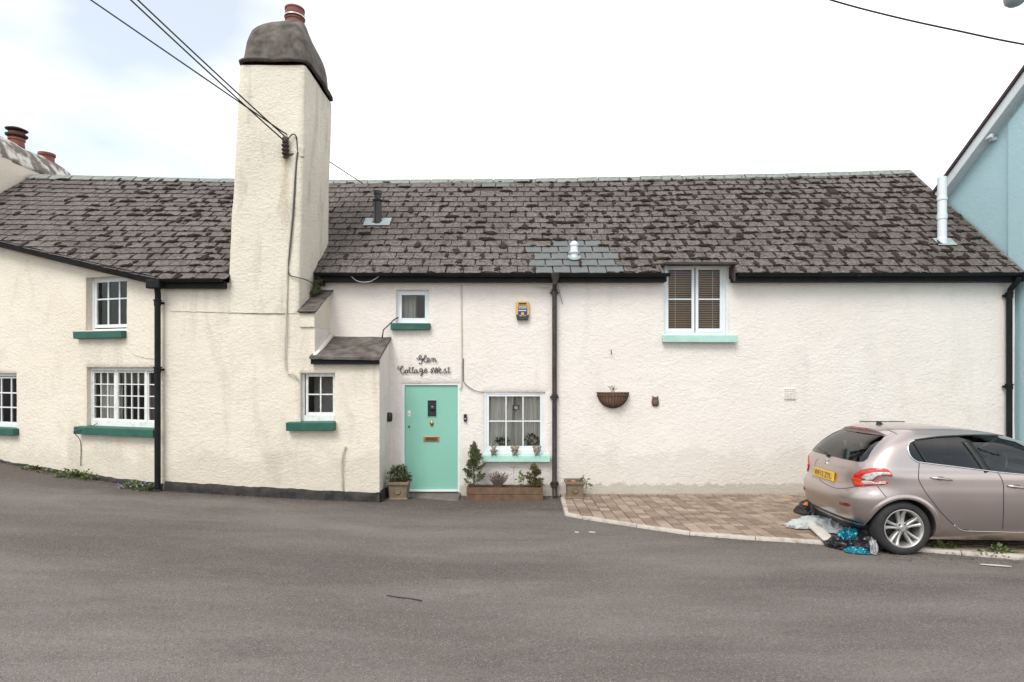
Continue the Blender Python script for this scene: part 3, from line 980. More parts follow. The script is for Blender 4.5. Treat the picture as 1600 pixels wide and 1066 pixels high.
def downpipe(path, collars, parent, r=.038, mat='black', shoe=True):
    mb = MB(); mb.tube(path, r, 14)
    o = mb.build('downpipe', M_[mat], parent, True, 50)
    for c in collars:
        q = MB(); q.lathe([(r*.98,-.05),(r*1.18,-.045),(r*1.18,.03),(r*1.45,.033),(r*1.45,.05),(r*.98,.052)], 16, Matrix.Translation(c))
        q.box(-.075, .075, r*.7, r*.7+.03, -.02, .02, Matrix.Translation(c))
        q.build('pipe_collar', M_[mat], o, True, 40)
    return o
xp = X_(866.5, 10.1)
dp = downpipe([(xp,9.96,3.76),(xp,9.99,3.70),(xp,10.11,3.58),(xp,10.12,3.5),(xp,10.12,1.5),(xp,10.12,.12),(xp,10.08,.02),(xp,10.0,-.03)],
         [(xp,10.12,Z_(457,10.12)),(xp,10.12,Z_(621,10.12)),(xp,10.12,Z_(757,10.12))], cot, .042, 'rustblack')
mb = MB(); mb.lathe([(.045,-.16),(.05,-.1),(.085,0),(.09,.03),(.05,.04)], 14, Matrix.Translation((xp, 9.955, 3.83)))
mb.build('hopper', M_['rustblack'], dp, True, 40)
pw = MW @ Vector((-.03, -.11, 0))
dl = downpipe([(pw.x+.03,9.24,3.60),(pw.x+.03,9.26,3.5),(pw.x+.01,9.31,3.38),(pw.x,pw.y,3.3),(pw.x,pw.y,1.5),(pw.x,pw.y,.27)],
         [(pw.x,pw.y,3.28),(pw.x,pw.y,2.2)], wing, .045)
mb = MB(); mb.box(-5.84,-5.62,9.17,9.30,3.50,3.64)
mb.build('hopper', M_['black'], dl, bevel=.015)
xr = X_(1582.5, 10.05)
downpipe([(xr+.02,9.955,3.80),(xr+.02,9.97,3.74),(xr,10.1,3.6),(xr,10.12,3.5),(xr,10.12,.0)], [(xr,10.12,3.5),(xr,10.12,1.9)], cot, .045)

# ------------------------------------------------------------------ windows
def frame_boxes(mb, u0, u1, z0, z1, wl, wr, wt, wb, y0, y1, M):
    mb.box(u0, u0+wl, y0, y1, z0, z1, M); mb.box(u1-wr, u1, y0, y1, z0, z1, M)
    mb.box(u0+wl, u1-wr, y0+.001, y1, z1-wt, z1, M); mb.box(u0+wl, u1-wr, y0+.001, y1, z0, z0+wb, M)
def window(parent, M, o, yf, fw, sashes, sill, mat='oldpaint', sillmat='dgreen', dep=.07, room='room', mull=(), roomd=1.6, head=.25):
    """o opening (u0,u1,z0,z1,..); yf depth of the frame's face; sashes: (u0,u1,z0,z1, stile, columns, rows list of fractions, bar width)"""
    u0, u1, z0, z1 = o[:4]
    mb = MB(); frame_boxes(mb, u0-.01, u1+.01, z0-.01, z1+.01, fw[0]+.01, fw[1]+.01, fw[2]+.01, fw[3]+.01, yf, yf+dep, M)
    for (a, b) in mull: mb.box(a, b, yf+.002, yf+dep, z0+fw[3], z1-fw[2], M)
    wn = mb.build('window', M_[mat], parent, bevel=.004)
    for (a, b, c, d, st, cols, rows, bw) in sashes:
        q = MB(); ys = yf+.010
        frame_boxes(q, a, b, c, d, st, st, st, st*1.25, ys, ys+.045, M)
        ia, ib, ic, id_ = a+st, b-st, c+st*1.25, d-st
        ue = np.linspace(ia, ib, cols+1)
        ze = [ic+(id_-ic)*f for f in rows]
        for x in ue[1:-1]: q.box(x-bw/2, x+bw/2, ys+.006, ys+.038, ic, id_, M)
        for z in ze[1:-1]: q.box(ia, ib, ys+.0075, ys+.0365, z-bw/2, z+bw/2, M)
        q.build('sash', M_[mat], wn, bevel=.003)
        for i in range(cols):
            for j in range(len(ze)-1):
                p = MB()
                t1, t2 = random.uniform(-.002,.002), random.uniform(-.002,.002)
                A, B, C_, D = ue[i]+(bw/2-.003 if i else -.003), ue[i+1]-(bw/2-.003 if i < cols-1 else -.003), ze[j]+(bw/2-.003 if j else -.003), ze[j+1]-(bw/2-.003 if j < len(ze)-2 else -.003)
                y = ys+.024
                p.add([(A,y+t1,C_),(B,y-t1,C_),(B,y-t1+t2,D),(A,y+t1+t2,D)], [(0,1,2,3)], M)
                p.build('pane', M_['glass'], wn)
    if sill:
        a, b, c, d, y0 = sill
        q = MB()
        q.prism([(y0, c), (yf+.02, c), (yf+.02, d+.012), (y0, d)], a, b, M @ Matrix(((0,1,0,0),(1,0,0,0),(0,0,1,0),(0,0,0,1))))
        # unevenness
        q.v = [(v[0]+random.uniform(-.004,.004), v[1]+random.uniform(-.003,.003), v[2]+random.uniform(-.004,.004)) for v in q.v]
        so_ = q.build('sill', M_[sillmat], wn, bevel=.008)
        for p in so_.data.polygons: pass
        bm = bmesh.new(); bm.from_mesh(so_.data); bmesh.ops.recalc_face_normals(bm, faces=bm.faces); bm.to_mesh(so_.data); bm.free()
    # the room behind
    q = MB(); y = yf+dep-.005
    A, B, C_, D = u0-.3, u1+.3, z0-.9, z1+head
    V = [(u0-.02,y,z0-.02),(u1+.02,y,z0-.02),(u1+.02,y,z1+.02),(u0-.02,y,z1+.02),(A,y,C_),(B,y,C_),(B,y,D),(A,y,D),(A,y+roomd,C_),(B,y+roomd,C_),(B,y+roomd,D),(A,y+roomd,D)]
    q.add(V, [(0,4,5,1),(1,5,6,2),(2,6,7,3),(3,7,4,0),(4,8,9,5),(5,9,10,6),(6,10,11,7),(7,11,8,4),(8,11,10,9)], M)
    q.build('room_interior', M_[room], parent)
    return wn
def curtain(parent, M, ua, ub, za, zb, y, mat, waves=5, amp=.02, ub_top=None):
    mb = MB(); n = 48; V = []; Fc = []
    for j in range(7):
        t = j/6
        for i in range(n+1):
            u = ua+(ub-ua)*i/n
            if ub_top is not None: u = ua+((ub-ua)*(1-t)+(ub_top-ua)*t)*i/n
            V.append((u, y+amp*math.sin(i/n*waves*2*math.pi+.6*math.sin(j*.7))+amp*.5*math.sin(i/n*waves*4.7+j*.3), za+(zb-za)*t))
    for j in range(6):
        for i in range(n):
            a = j*(n+1)+i; Fc.append((a, a+1, a+n+2, a+n+1))
    mb.add(V, Fc, M); return mb.build('curtain', M_[mat], parent, True)
rows2 = [0, .5, 1]
# window beside the front door: six panes
a = O_low; f = .045
wlow = window(cot, MM, a, .03, (f,f,f*.7,f), [(a[0]+f, a[1]-f, a[2]+f+.05, a[3]-f*.7, .045, 3, [0,.5,1], .022)],
       (rect(753,859,708,722,MM)[0], rect(753,859,708,722,MM)[1], Z_(722,10.1), Z_(711,10.15), -.12), 'wpaint', 'mintsill', room='roomlight')
mb = MB(); mb.box(a[0]+f, a[1]-f, .018, .06, a[2]+.0, a[2]+f+.05, MM)
mb.build('bottom_rail', M_['wpaint'], wlow, bevel=.004)
curtain(cot, MM, a[0]-.05, a[0]+.42, a[2]-.3, a[3]+.15, .21, 'curtain', 6, .025, a[0]+.55)
curtain(cot, MM, a[0]-.1, a[1]+.1, a[2]-.3, a[3]+.15, .34, 'curtain', 9, .03)  # pale full-width curtain added behind to brighten the window's dark middle
curtain(cot, MM, a[1]+.05, a[1]-.42, a[2]-.3, a[3]+.15, .21, 'curtain', 6, .025, a[1]-.36)
# small window over the porch
a = O_up; f = .03
wup = window(cot, MM, a, .07, (f,f,f,f), [(a[0]+f, a[1]-f, a[2]+f, a[3]-f, .052, 1, [0,1], .02)],
       (*rect(612,673,505,515,MM)[:2], Z_(515,10.1), Z_(505,10.1), -.09), 'upvc', 'dgreen', room='roomlight')
curtain(cot, MM, a[0]-.1, a[0]+.28, a[2]-.2, a[3]+.1, .45, 'curtain', 4, .02)
mb = MB(); mb.tube([(a[0]+.04, .0, a[2]+.10), (a[0]-.02,-.06,a[2]+.06), (a[0]-.2,-.12,a[2]-.13), (X_(597,10.05), -.14, Z_(528,10.05))], .011, 6, M=MM)
mb.build('stay_rod', M_['blackplastic'], wup, True)
# half dormer with the blinds
a = (O_dorm[0], O_dorm[1], O_dorm[2], O_dorm[3]-.01); f = .035
um = (a[0]+a[1])/2 - .01
a1 = a[1]-.045
wd_ = window(cot, MM, (a[0], a1, a[2], a[3]-.02), .035, (f,f,f,f+.02), [(a[0]+f, um-.008, a[2]+f+.025, a[3]-.02-f, .05, 1, [0,.5,1], .024), (um+.012, a1-f, a[2]+f+.025, a[3]-.02-f, .05, 1, [0,.5,1], .024)],
       (*rect(1034,1149,524,535,MM)[:2], Z_(535,10.1), Z_(524,10.1), -.11), 'upvc', 'mintsill', room='room', head=.0, roomd=1.2)
M_['blind'] = simple('wooden_blind', (.72,.42,.21), (.62,.36,.18), 3, .6)
bl = MB()
zc0, zc1 = a[2]+.05, a[3]-.05
nsl = 30
bp = empty('blind', (um, 10.3, zc0), parent=cot)
for k in range(nsl):
    z = zc0+(zc1-zc0)*k/(nsl-1)
    q = MB(); q.box(a[0]+.02, a1-.02, -.022, .022, -.0015, .0015, Matrix.Translation((0, YM+.12, z)) @ Matrix.Rotation(R(28), 4, 'X'))
    q.build('slat', M_['blind'], bp)
for xx in (a[0]+.22, a1-.2):
    q = MB(); q.box(xx-.004, xx+.004, YM+.094, YM+.0945, zc0, zc1); q.build('ladder_tape', M_['curtain'], bp)
# lead-edged hood over the dormer
mb = MB(); mb.box(DX0-.03, DX1+.02, 9.93, 10.42, Z_(413.5,9.95), Z_(409.5,9.95))
hd = mb.build('dormer_hood', M_['rustblack'], cot, bevel=.006)
mb = MB(); mb.box(O_dorm[0]-.02, O_dorm[1]+.02, 10.12, 10.24, O_dorm[3]-.035, Z_(413.5,9.95)-.003); mb.build('dormer_head', M_['oldpaint'], hd)
mb = MB(); mb.prism([(0,3.74),(.17,3.86),(.40,4.06),(.0,4.06)], 0, .03, Matrix.Translation((O_dorm[1]+.045, 9.99, 0)) @ Matrix.Rotation(R(90), 4, 'Z'))
mb.build('dormer_cheek', M_['wood'], hd)
mb = MB(); mb.prism([(.03,3.80),(.17,3.86),(.40,4.06),(.03,4.06)], 0, .025, Matrix.Translation((O_dorm[0]-.002, 9.99, 0)) @ Matrix.Rotation(R(90), 4, 'Z'))
mb.build('dormer_cheek', M_['lead'], hd)
mb = MB(); mb.box(O_dorm[1]-.045, O_dorm[1]+.012, 10.2, 10.26, O_dorm[2]-.02, O_dorm[3]); mb.build('dormer_post', M_['oldpaint'], hd, bevel=.004)
# four-pane window in the chimney bay
a = O_bay; f = .04
window(cot, MBAY, a, .085, (f,f*.6,f*.6,f), [(a[0]+f+.02, a[1]-f*.6, a[2]+f+.06, a[3]-f*.6, .036, 2, [0,.5,1], .022)],
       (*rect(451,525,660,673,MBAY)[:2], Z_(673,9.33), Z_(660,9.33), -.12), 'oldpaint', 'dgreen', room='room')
mb = MB(); mb.box(a[0]+f, a[1]-.02, .07, .1, a[2], a[2]+f+.06, MBAY); mb.build('bottom_rail', M_['oldpaint'], cot, bevel=.004)
# wing windows
a = W_up; ff = .03
fu0 = U(146, MW)[0]
window(wing, MW, a, .11, (.05,.0,.03,.03), [(a[0]+.05, a[1], a[2]+.05, a[3]-.03, .045, 3, [0,.6,1], .026)],
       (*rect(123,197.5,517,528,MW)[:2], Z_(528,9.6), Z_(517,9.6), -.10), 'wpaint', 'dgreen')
a = W_low
v0 = a[0]+.03; v3 = a[1]-.005; T = v3-v0; v1 = v0+T*.345; v2 = v0+T*.775
rw = [0,.25,.5,.75,1]
window(wing, MW, a, .09, (.03,.005,.06,.03), [(v0, v1-.03, a[2]+.11, a[3]-.07, .026, 3, rw, .018), (v1+.02, v2-.03, a[2]+.11, a[3]-.07, .022, 4, rw, .018), (v2+.02, v3, a[2]+.11, a[3]-.07, .022, 2, rw, .018)],
       (*rect(126,249,670,682,MW)[:2], Z_(682,9.5), Z_(670,9.5), -.12), 'oldpaint', 'dgreen', mull=((v1-.03, v1+.02), (v2-.03, v2+.02)))
mb = MB(); mb.box(a[0]+.03, a[1]-.01, .075, .12, a[2], a[2]+.11, MW); mb.build('bottom_rail', M_['oldpaint'], wing, bevel=.004)
curtain(wing, MW, a[0]-.05, a[0]+.5, a[2]-.1, a[3]+.1, .28, 'curtain', 5, .02)
curtain(wing, MW, a[0]+.75, a[1]+.05, a[2]-.1, a[3]+.1, .45, 'curtaindark', 5, .03)
a = W_far
window(wing, MW, a, .09, (.03,.0,.06,.03), [(a[0]+.03, a[0]+.55, a[2]+.1, a[3]-.07, .03, 3, [0,.333,.667,1], .024), (a[0]+.60, a[1], a[2]+.1, a[3]-.07, .03, 3, [0,.333,.667,1], .024)],
       (*rect(-66,30,670,680,MW)[:2], Z_(680,10.4), Z_(670,10.4), -.10), 'wpaint', 'dgreen', mull=((a[0]+.55, a[0]+.60),))
mb = MB(); mb.box(a[0]+.03, a[1]-.005, .075, .12, a[2], a[2]+.1, MW); mb.build('bottom_rail', M_['wpaint'], wing, bevel=.004)

# things on the inside sill of the low window
a = O_low
def leaves(mb, c, r, n, size, rnd, up=.3, flat=1.0, cone=False, shape=0):
    for i in range(n):
        for _ in range(20):
            p = Vector((rnd.uniform(-1,1), rnd.uniform(-1,1), rnd.uniform(-1,1)))
            if cone:
                h = (p.z+1)/2
                if math.hypot(p.x, p.y) < (1-h)**.8*.95+.06: break
            elif p.length < 1: break
        q = Vector((c[0]+p.x*r[0], c[1]+p.y*r[1], c[2]+p.z*r[2]))
        d = Vector((p.x, p.y, up+rnd.uniform(-.4,.6))).normalized()
        d = (d+Vector((rnd.uniform(-.5,.5), rnd.uniform(-.5,.5), rnd.uniform(-.5,.5)))).normalized()
        s = d.cross(Vector((rnd.uniform(-1,1), rnd.uniform(-1,1), rnd.uniform(-1,1)))).normalized()
        L = size*rnd.uniform(.6,1.3); W = L*(.42 if shape == 0 else .16)
        m_ = q+d*L*.5
        nrm = d.cross(s)
        mb.add([q, m_+s*W*.5+nrm*W*.15, q+d*L, m_-s*W*.5+nrm*W*.15], [(0,1,2,3)])
def potplant(x, y, z, h, seed, label, mat='bush', pr=.05):
    rt = empty('pot_plant', (x, y, z), label, 'plant')
    q = MB(); q.lathe([(pr*.75,0),(pr,.09),(pr*1.1,.09),(pr*1.1,.11),(pr*.9,.11),(pr*.85,.09)], 14, Matrix.Translation((x,y,z))); q.build('pot', M_['stone'], rt, True, 40)
    q = MB(); leaves(q, (x,y,z+.11+h*.4), (pr*2.0,pr*1.5,h*.5), 90, .06, random.Random(seed)); q.build('foliage', M_[mat], rt)
sill_in = MB(); sill_in.box(a[0]-.02, a[1]+.02, YM+.095, YM+.26, a[2]+.04, a[2]+.065); sill_in.build('inner_sill', M_['roomlight'], wlow)
zi = a[2]+.065
potplant(X_(785,10.35), 10.36, zi, .12, 3, 'small green pot plant indoors beside the hanging sun ornament')
potplant(X_(830,10.35), 10.36, zi, .17, 4, 'broad bushy pot plant indoors at the right of the six-pane window', pr=.065)
rt = empty('sun_ornament', (X_(806.5,10.33), 10.33, Z_(637,10.33)), 'round white sun ornament hanging inside the six-pane window', 'ornament')
oc = Vector((X_(806.5,10.33), 10.33, Z_(637,10.33)))
q = MB(); q.lathe([(.001,-.006),(.034,-.006),(.034,.006),(.001,.006)], 20, Matrix.Translation(oc) @ Matrix.Rotation(R(90), 4, 'X')); q.build('disc', M_['wpaint'], rt)
for k in range(12):
    q = MB(); an = 2*math.pi*k/12
    q.prism([(.034,-.012),(.085 if k % 2 else .065,0),(.034,.012)], -.004, .004, Matrix.Translation(oc) @ Matrix.Rotation(an, 4, 'Y')); q.build('ray', M_['wood'], rt)
q = MB(); q.tube([oc+Vector((0,0,.03)), oc+Vector((0,0,.28))], .004, 5); q.build('cord', M_['wood'], rt)
rt = empty('model_house', (X_(804,10.34), 10.345, zi), 'tiny pitched-roof ornament on the inner sill of the six-pane window', 'ornament')
q = MB(); q.box(-.06,.06,-.03,.03,0,.035, Matrix.Translation((X_(804,10.34), 10.345, zi))); q.build('base', M_['wood'], rt)
q = MB(); q.prism([(-.075,.035),(.075,.035),(0,.085)], -.04, .04, Matrix.Translation((X_(804,10.34), 10.345, zi))); q.build('roof', M_['room'], rt)

# ------------------------------------------------------------------ front door
d0, d1, dz0, dz1 = O_door[0], O_door[1], Z_(770,10.2), O_door[3]
mb = MB(); fw = .05
mb.box(d0-.01, d0+fw, .02, .10, dz0, dz1+.01, MM); mb.box(d1-fw*.7, d1+.01, .02, .10, dz0, dz1+.01, MM); mb.box(d0+fw, d1-fw*.7, .021, .10, dz1-.035, dz1+.01, MM)
dfr = mb.build('door_frame', M_['wpaint'], cot, bevel=.004)
door = None
q = MB()
A, B, C_, D = d0+fw+.004, d1-fw*.7-.004, dz0+.02, dz1-.04
gx0, gx1, gz0, gz1 = X_(668,10.22), X_(681.5,10.22), Z_(651.5,10.22), Z_(626,10.22)
q.box(A, gx0, .05, .095, C_, D, MM); q.box(gx1, B, .05, .095, C_, D, MM); q.box(gx0, gx1, .05, .095, C_, gz0, MM); q.box(gx0, gx1, .05, .095, gz1, D, MM)
bm = bmesh.new(); me = q.mesh('front_door', M_['mint']); bm.from_mesh(me); bmesh.ops.remove_doubles(bm, verts=bm.verts, dist=1e-5); bm.to_mesh(me); bm.free()
door = obj('front_door', me, cot)
mb = MB(); frame_boxes(mb, gx0-.012, gx1+.012, gz0-.012, gz1+.012, .012,.012,.012,.012, .042, .06, MM); mb.build('glazing_bead', M_['mint'], door, bevel=.002)
mb = MB(); mb.box(gx0, gx1, .068, .074, gz0, gz1, MM); mb.build('pane', M_['alarmdark'], door)
gm = Matrix.Translation(((gx0+gx1)/2+.005, YM+.066, (gz0+gz1)/2)) @ Matrix.Rotation(R(90), 4, 'X')
mb = MB(); mb.lathe([(.002,.02),(.03,.014),(.046,.003),(.05,.0)], 20, gm); mb.build('bullseye', M_['alarmdark'], door, True)
# knocker, letter plate, locks
kx, kz = X_(674.5,10.23), Z_(660,10.23)
mb = MB(); mb.lathe([(.006,.05),(.012,.045),(.012,.035),(.02,.03),(.034,.01),(.036,-.005),(.028,-.03),(.012,-.055),(.003,-.065)], 14, Matrix.Translation((kx, YM+.04, kz-.012)) @ Matrix.Scale(.6, 4, (0,1,0)))
mb.tube([(kx,YM+.05,kz+.06),(kx,YM+.05,kz+.03)], .006, 6)
mb.build('knocker', M_['brass'], door, True, 50)
lx0, lx1, lz0, lz1 = X_(661.5,10.23), X_(686,10.23), Z_(690.5,10.23), Z_(682,10.23)
mb = MB(); mb.box(lx0, lx1, .038, .052, lz0, lz1, MM); lp = mb.build('letter_plate', M_['brass'], door, bevel=.004)
mb = MB(); mb.box(lx0+.035, lx1-.035, .032, .04, lz0+.02, lz1-.02, MM); mb.build('letter_flap', M_['rust'], door, bevel=.003)
for xx in (lx0+.016, lx1-.016):
    mb = MB(); mb.blob((xx, YM+.037, (lz0+lz1)/2+.005), (.008,.005,.008), 1, 0, 1, 2); mb.build('screw', M_['brass'], door, True)
mb = MB(); mb.lathe([(.016,0),(.016,.012),(.010,.014)], 14, Matrix.Translation((X_(639,10.23), YM+.05, Z_(646.5,10.23))) @ Matrix.Rotation(R(90), 4, 'X')); mb.build('latch_lock', M_['steel'], door, True, 40)
mb = MB(); mb.box(X_(636.8,10.23), X_(641.2,10.23), .043, .05, Z_(651,10.23), Z_(642,10.23), MM); mb.build('latch_plate', M_['wpaint'], door, bevel=.002)
mb = MB(); mb.lathe([(.018,0),(.018,.012),(.010,.014)], 14, Matrix.Translation((X_(639,10.23), YM+.05, Z_(667,10.23))) @ Matrix.Rotation(R(90), 4, 'X')); mb.build('deadlock', M_['rust'], door, True, 40)
mb = MB(); mb.box(A-.004, B+.004, .012, .06, dz0+.012, dz0+.045, MM); mb.build('weather_bar', M_['wpaint'], door, bevel=.006)
mb = MB(); mb.box(d0, d1, .0, .12, dz0-.035, dz0+.006, MM); mb.build('threshold', M_['wood'], dfr, bevel=.004)
mb = MB(); mb.box(d0-.2, d1+.2, .13, .16, -.1, dz1+.1, MM); mb.build('hall_backing', M_['room'], cot)

# doorstep slab
mb = MB()
n = 26
V = []; Fc = []
for i in range(n+1):
    x = -2.13 + 1.22*i/n
    yy = 9.72 + .02*noise.noise(Vector((x*4,0,0)))
    zt = -.002 + .006*noise.noise(Vector((x*3,1,0)))
    V += [(x, yy-.02, -.16), (x, yy-.012, zt-.045), (x, yy+.012, zt-.008), (x, 9.95, zt+.006), (x, YM+.05, zt+.012)]
for i in range(n):
    for k in range(4):
        a_ = i*5+k; Fc.append((a_, a_+5, a_+6, a_+1))
Fc += [(0,1,2,3,4), (n*5+4,n*5+3,n*5+2,n*5+1,n*5)]
mb.add(V, Fc); st = mb.build('doorstep', M_['concrete'], None, True, 50)
tag(st, 'worn grey concrete doorstep under the mint front door', 'doorstep')

# ------------------------------------------------------------------ paved forecourt
def px_ground(px, py, dz=0.0):
    Y = 8.0
    for _ in range(40):
        X = X_(px, Y); z = ground(X, Y)+dz
        Y = (ZC-z)*F/(py-HY)
    return Vector((X_(px, Y), Y, ground(X_(px, Y), Y)+dz))
KERB = [px_ground(*q, .045) for q in ((886,801),(912,806),(996,819),(1078,830),(1180,838),(1260,842.5),(1330,848),(1412,853),(1500,859.5),(1600,867),(1800,881))]
kx_ = [q.x for q in KERB]; ky_ = [q.y for q in KERB]
def yk(x): return float(np.interp(x, kx_, ky_))
def dz_(x, y): return ground(x, y)+.035
def pavermat(name, c1, c2):
    q = NT(name); q.set(Roughness=.9)
    at = q.n('ShaderNodeVertexColor', layer_name='tone'); geo = q.n('ShaderNodeNewGeometry'); pos = geo.outputs['Position']
    c = q.mix(at.outputs['Color'], c1, c2)
    c = q.mix(q.math('MULTIPLY', q.ramp(q.noise(2.2, 5, .6, pos), .45, .75), .5), c, (.115,.08,.055))
    c = q.mix(q.math('MULTIPLY', q.ramp(q.noise(45, 3, .6, pos), .55, .7), .5), c, (.10,.075,.055))
    q.col(c); q.bump(q.noise(70, 4, .6, pos), .5, .006); return q.m
M_['paver'] = pavermat('block_paver', (.20,.142,.105), (.36,.272,.21))
M_['joint'] = simple('joint_sand', (.055,.042,.032), (.085,.065,.05), 12, 1.)
xL = KERB[0].x+.02
xs = np.arange(xL, 8.9, .15)
mb = MB()
for a_, b_ in zip(xs[:-1], xs[1:]):
    for k in range(8):
        def pt(x, t):
            y = yk(x)+(YM+.02-yk(x))*t; return (x, y, dz_(x, y)-.008)
        mb.add([pt(a_,k/8), pt(b_,k/8), pt(b_,(k+1)/8), pt(a_,(k+1)/8)], [(0,1,2,3)])
drive = mb.build('driveway', M_['joint'], None, True)
tag(drive, kind='structure')
prn = random.Random(21)
PW = .166
def paver_geo(poly, h=.012, ins=.005):
    n = len(poly); cx_ = sum(p[0] for p in poly)/n; cy_ = sum(p[1] for p in poly)/n
    V = [(p[0], p[1], -.02) for p in poly] + [(p[0], p[1], -.002) for p in poly]
    for p in poly:
        d = Vector((p[0]-cx_, p[1]-cy_)); L = d.length; d *= max(0, (L-ins*1.4)/L); V.append((cx_+d.x, cy_+d.y, .004))
    Fc = []
    for s in (0, n):
        for i in range(n):
            k = (i+1) % n; Fc.append((s+i, s+k, s+k+n, s+i+n))
    Fc.append(tuple(range(2*n, 3*n)))
    return V, Fc
PM = {}
def paver_mesh(w_, l_, tone):
    k = (round(w_,3), round(l_,3), tone)
    if k not in PM:
        g_ = .0045; e_ = .009
        V, Fc = paver_geo([(-w_/2+g_, e_), (w_/2-g_, e_), (w_/2-g_, l_-e_), (-w_/2+g_, l_-e_)])
        q = MB(); q.add(V, Fc); me = q.mesh('paver', M_['paver']); tone_mesh(me, [tone/7.]*len(V)); PM[k] = me
    return PM[k]
pj = MB(); pjt = []; psingle = []
ytop = YM-.13
def ptilt(x, y):
    return Matrix.Translation((x, y, dz_(x, y)+prn.uniform(-.003,.003))) @ Matrix.Rotation(-.033+prn.uniform(-.008,.008), 4, 'X') @ Matrix.Rotation(prn.uniform(-.01,.01), 4, 'Y')
x = xL+.01
while x < 8.8:
    xc = x+PW/2
    y = ytop
    while y > yk(xc)-.1:
        l_ = prn.choice((.12,.12,.165,.165,.21))
        y0_ = y-l_; tone = prn.randrange(8)
        M = ptilt(xc, y0_)
        if y0_ > max(yk(x), yk(x+PW))+.005:
            psingle.append((xc, y0_, M, paver_mesh(PW, l_, tone)))
        else:
            g_ = .0045
            poly = [(-PW/2+g_, g_), (PW/2-g_, g_), (PW/2-g_, l_-g_), (-PW/2+g_, l_-g_)]
            ya, yb = yk(x)-y0_+.004, yk(x+PW)-y0_+.004
            sl_ = (yb-ya)/PW
            poly = clip_poly(poly, -sl_, 1, (ya+yb)/2)
            if len(poly) > 2:
                V, Fc = paver_geo(poly); pj.add(V, Fc, M); pjt += [tone/7.]*len(V)
        y = y0_
    x += PW
x = xL+.01
while x < 8.7:                                       # border course along the wall
    l_ = prn.choice((.165,.21,.25))
    M = ptilt(x, YM-.015) @ Matrix.Rotation(R(-90), 4, 'Z')
    psingle.append((x, YM-.1, M @ Matrix.Translation((.055, 0, 0)), paver_mesh(.11, l_, 5+prn.randrange(3))))
    x += l_
psingle.sort(key=lambda q: (0 if q[0] < 4.6 else 1, q[1]))
for k, (x_, y_, M, me) in enumerate(psingle):
    if k < 300: obj('paver', me, drive, M=M)
    else:
        V = [tuple(v.co) for v in me.vertices]; pj.add(V, [tuple(p.vertices) for p in me.polygons], M); pjt += [me.color_attributes['tone'].data[0].color[0]]*len(V)
me = pj.mesh('edge_pavers', M_['paver']); tone_mesh(me, pjt)
tag(obj('edge_pavers', me, drive), kind='stuff')
# kerb edging stones
kp = [px_ground(879,776,.045)] + KERB
path = []
for a_, b_ in zip(kp[:-1], kp[1:]):
    n = max(1, int(round((b_-a_).length/.45)))
    for i in range(n): path.append((a_.lerp(b_, i/n), (b_-a_).normalized()))
path.append((kp[-1], (kp[-1]-kp[-2]).normalized()))
def kerb_pt(i, off, dz):
    p, t = path[i]
    if 0 < i < len(path)-1: t = (path[i+1][0]-path[i-1][0]).normalized()
    s = Vector((t.y, -t.x, 0))
    q = p+s*off; q.z = ground(q.x, q.y)+dz
    return q
for s0 in range(0, len(path)-1, 2):
    s1 = min(s0+2, len(path)-1)
    mb = MB(); V = []; Fc = []
    prof = [(.036,-.05),(.034,.024),(.026,.036),(-.02,.044),(-.03,.038),(-.03,-.02)]
    jit = prn.uniform(-.004,.004)
    sub = 4
    pts = []
    for i in range(s0, s1):
        for k in range(sub): pts.append((i, k/sub))
    pts.append((s1, 0))
    for q_, (i, t) in enumerate(pts):
        for n_, (o_, h_) in enumerate(prof):
            a_ = kerb_pt(i, o_, h_+jit); 
            p = a_.lerp(kerb_pt(min(i+1, len(path)-1), o_, h_+jit), t)
            if n_ in (1,2,3): p += Vector((0, .008*noise.noise(p*9), .007*noise.noise(p*7+Vector((3,3,3)))))
            if q_ in (0, len(pts)-1): 
                tt = path[i][1]; p += tt*(.004 if q_ == 0 else -.004)
            V.append(p)
    K = len(prof)
    for i in range(len(pts)-1):
        for k in range(K-1): Fc.append((i*K+k, (i+1)*K+k, (i+1)*K+k+1, i*K+k+1))
    Fc += [tuple(range(K)), tuple(range((len(pts)-1)*K+K-1, (len(pts)-1)*K-1, -1))]
    mb.add(V, Fc); mb.build('kerb_stone', M_['kerb'], drive, True, 45)

# ------------------------------------------------------------------ blue house on the right
bh = empty('house', (12, 8, 0), 'pale blue rendered house with white bargeboard rising behind the cottage gable', 'house')
XB = 9.03
rake = lambda y: 5.66+(12.2-y)*.70
mb = MB(); mb.prism([(4.2,-.5),(12.25,-.5),(12.25,5.63),(8.2,rake(8.2)),(4.2,5.63)], 0, .25, Matrix(((0,1,0,XB),(1,0,0,0),(0,0,1,0),(0,0,0,1))))
w_ = mb.build('gable_wall', M_['blue'], bh)
bm = bmesh.new(); bm.from_mesh(w_.data); bmesh.ops.recalc_face_normals(bm, faces=bm.faces); bm.to_mesh(w_.data); bm.free()
mb = MB(); mb.prism([(8.3,-.4),(10.42,-.4),(10.42,rake(10.42)-.25),(8.3,rake(8.3)-.25)], 0, .1, Matrix(((0,1,0,XB-.055),(1,0,0,0),(0,0,1,0),(0,0,0,1))))
mb.build('chimney_breast', M_['blue'], bh)
mb = MB(); mb.box(XB+.2, 16, 4.2, 4.4, -.5, 5.6); mb.box(XB+.2, 16, 12.05, 12.25, -.5, 5.6); mb.box(15.8, 16, 4.4, 12.05, -.5, 5.6); mb.build('wall', M_['blue'], bh)
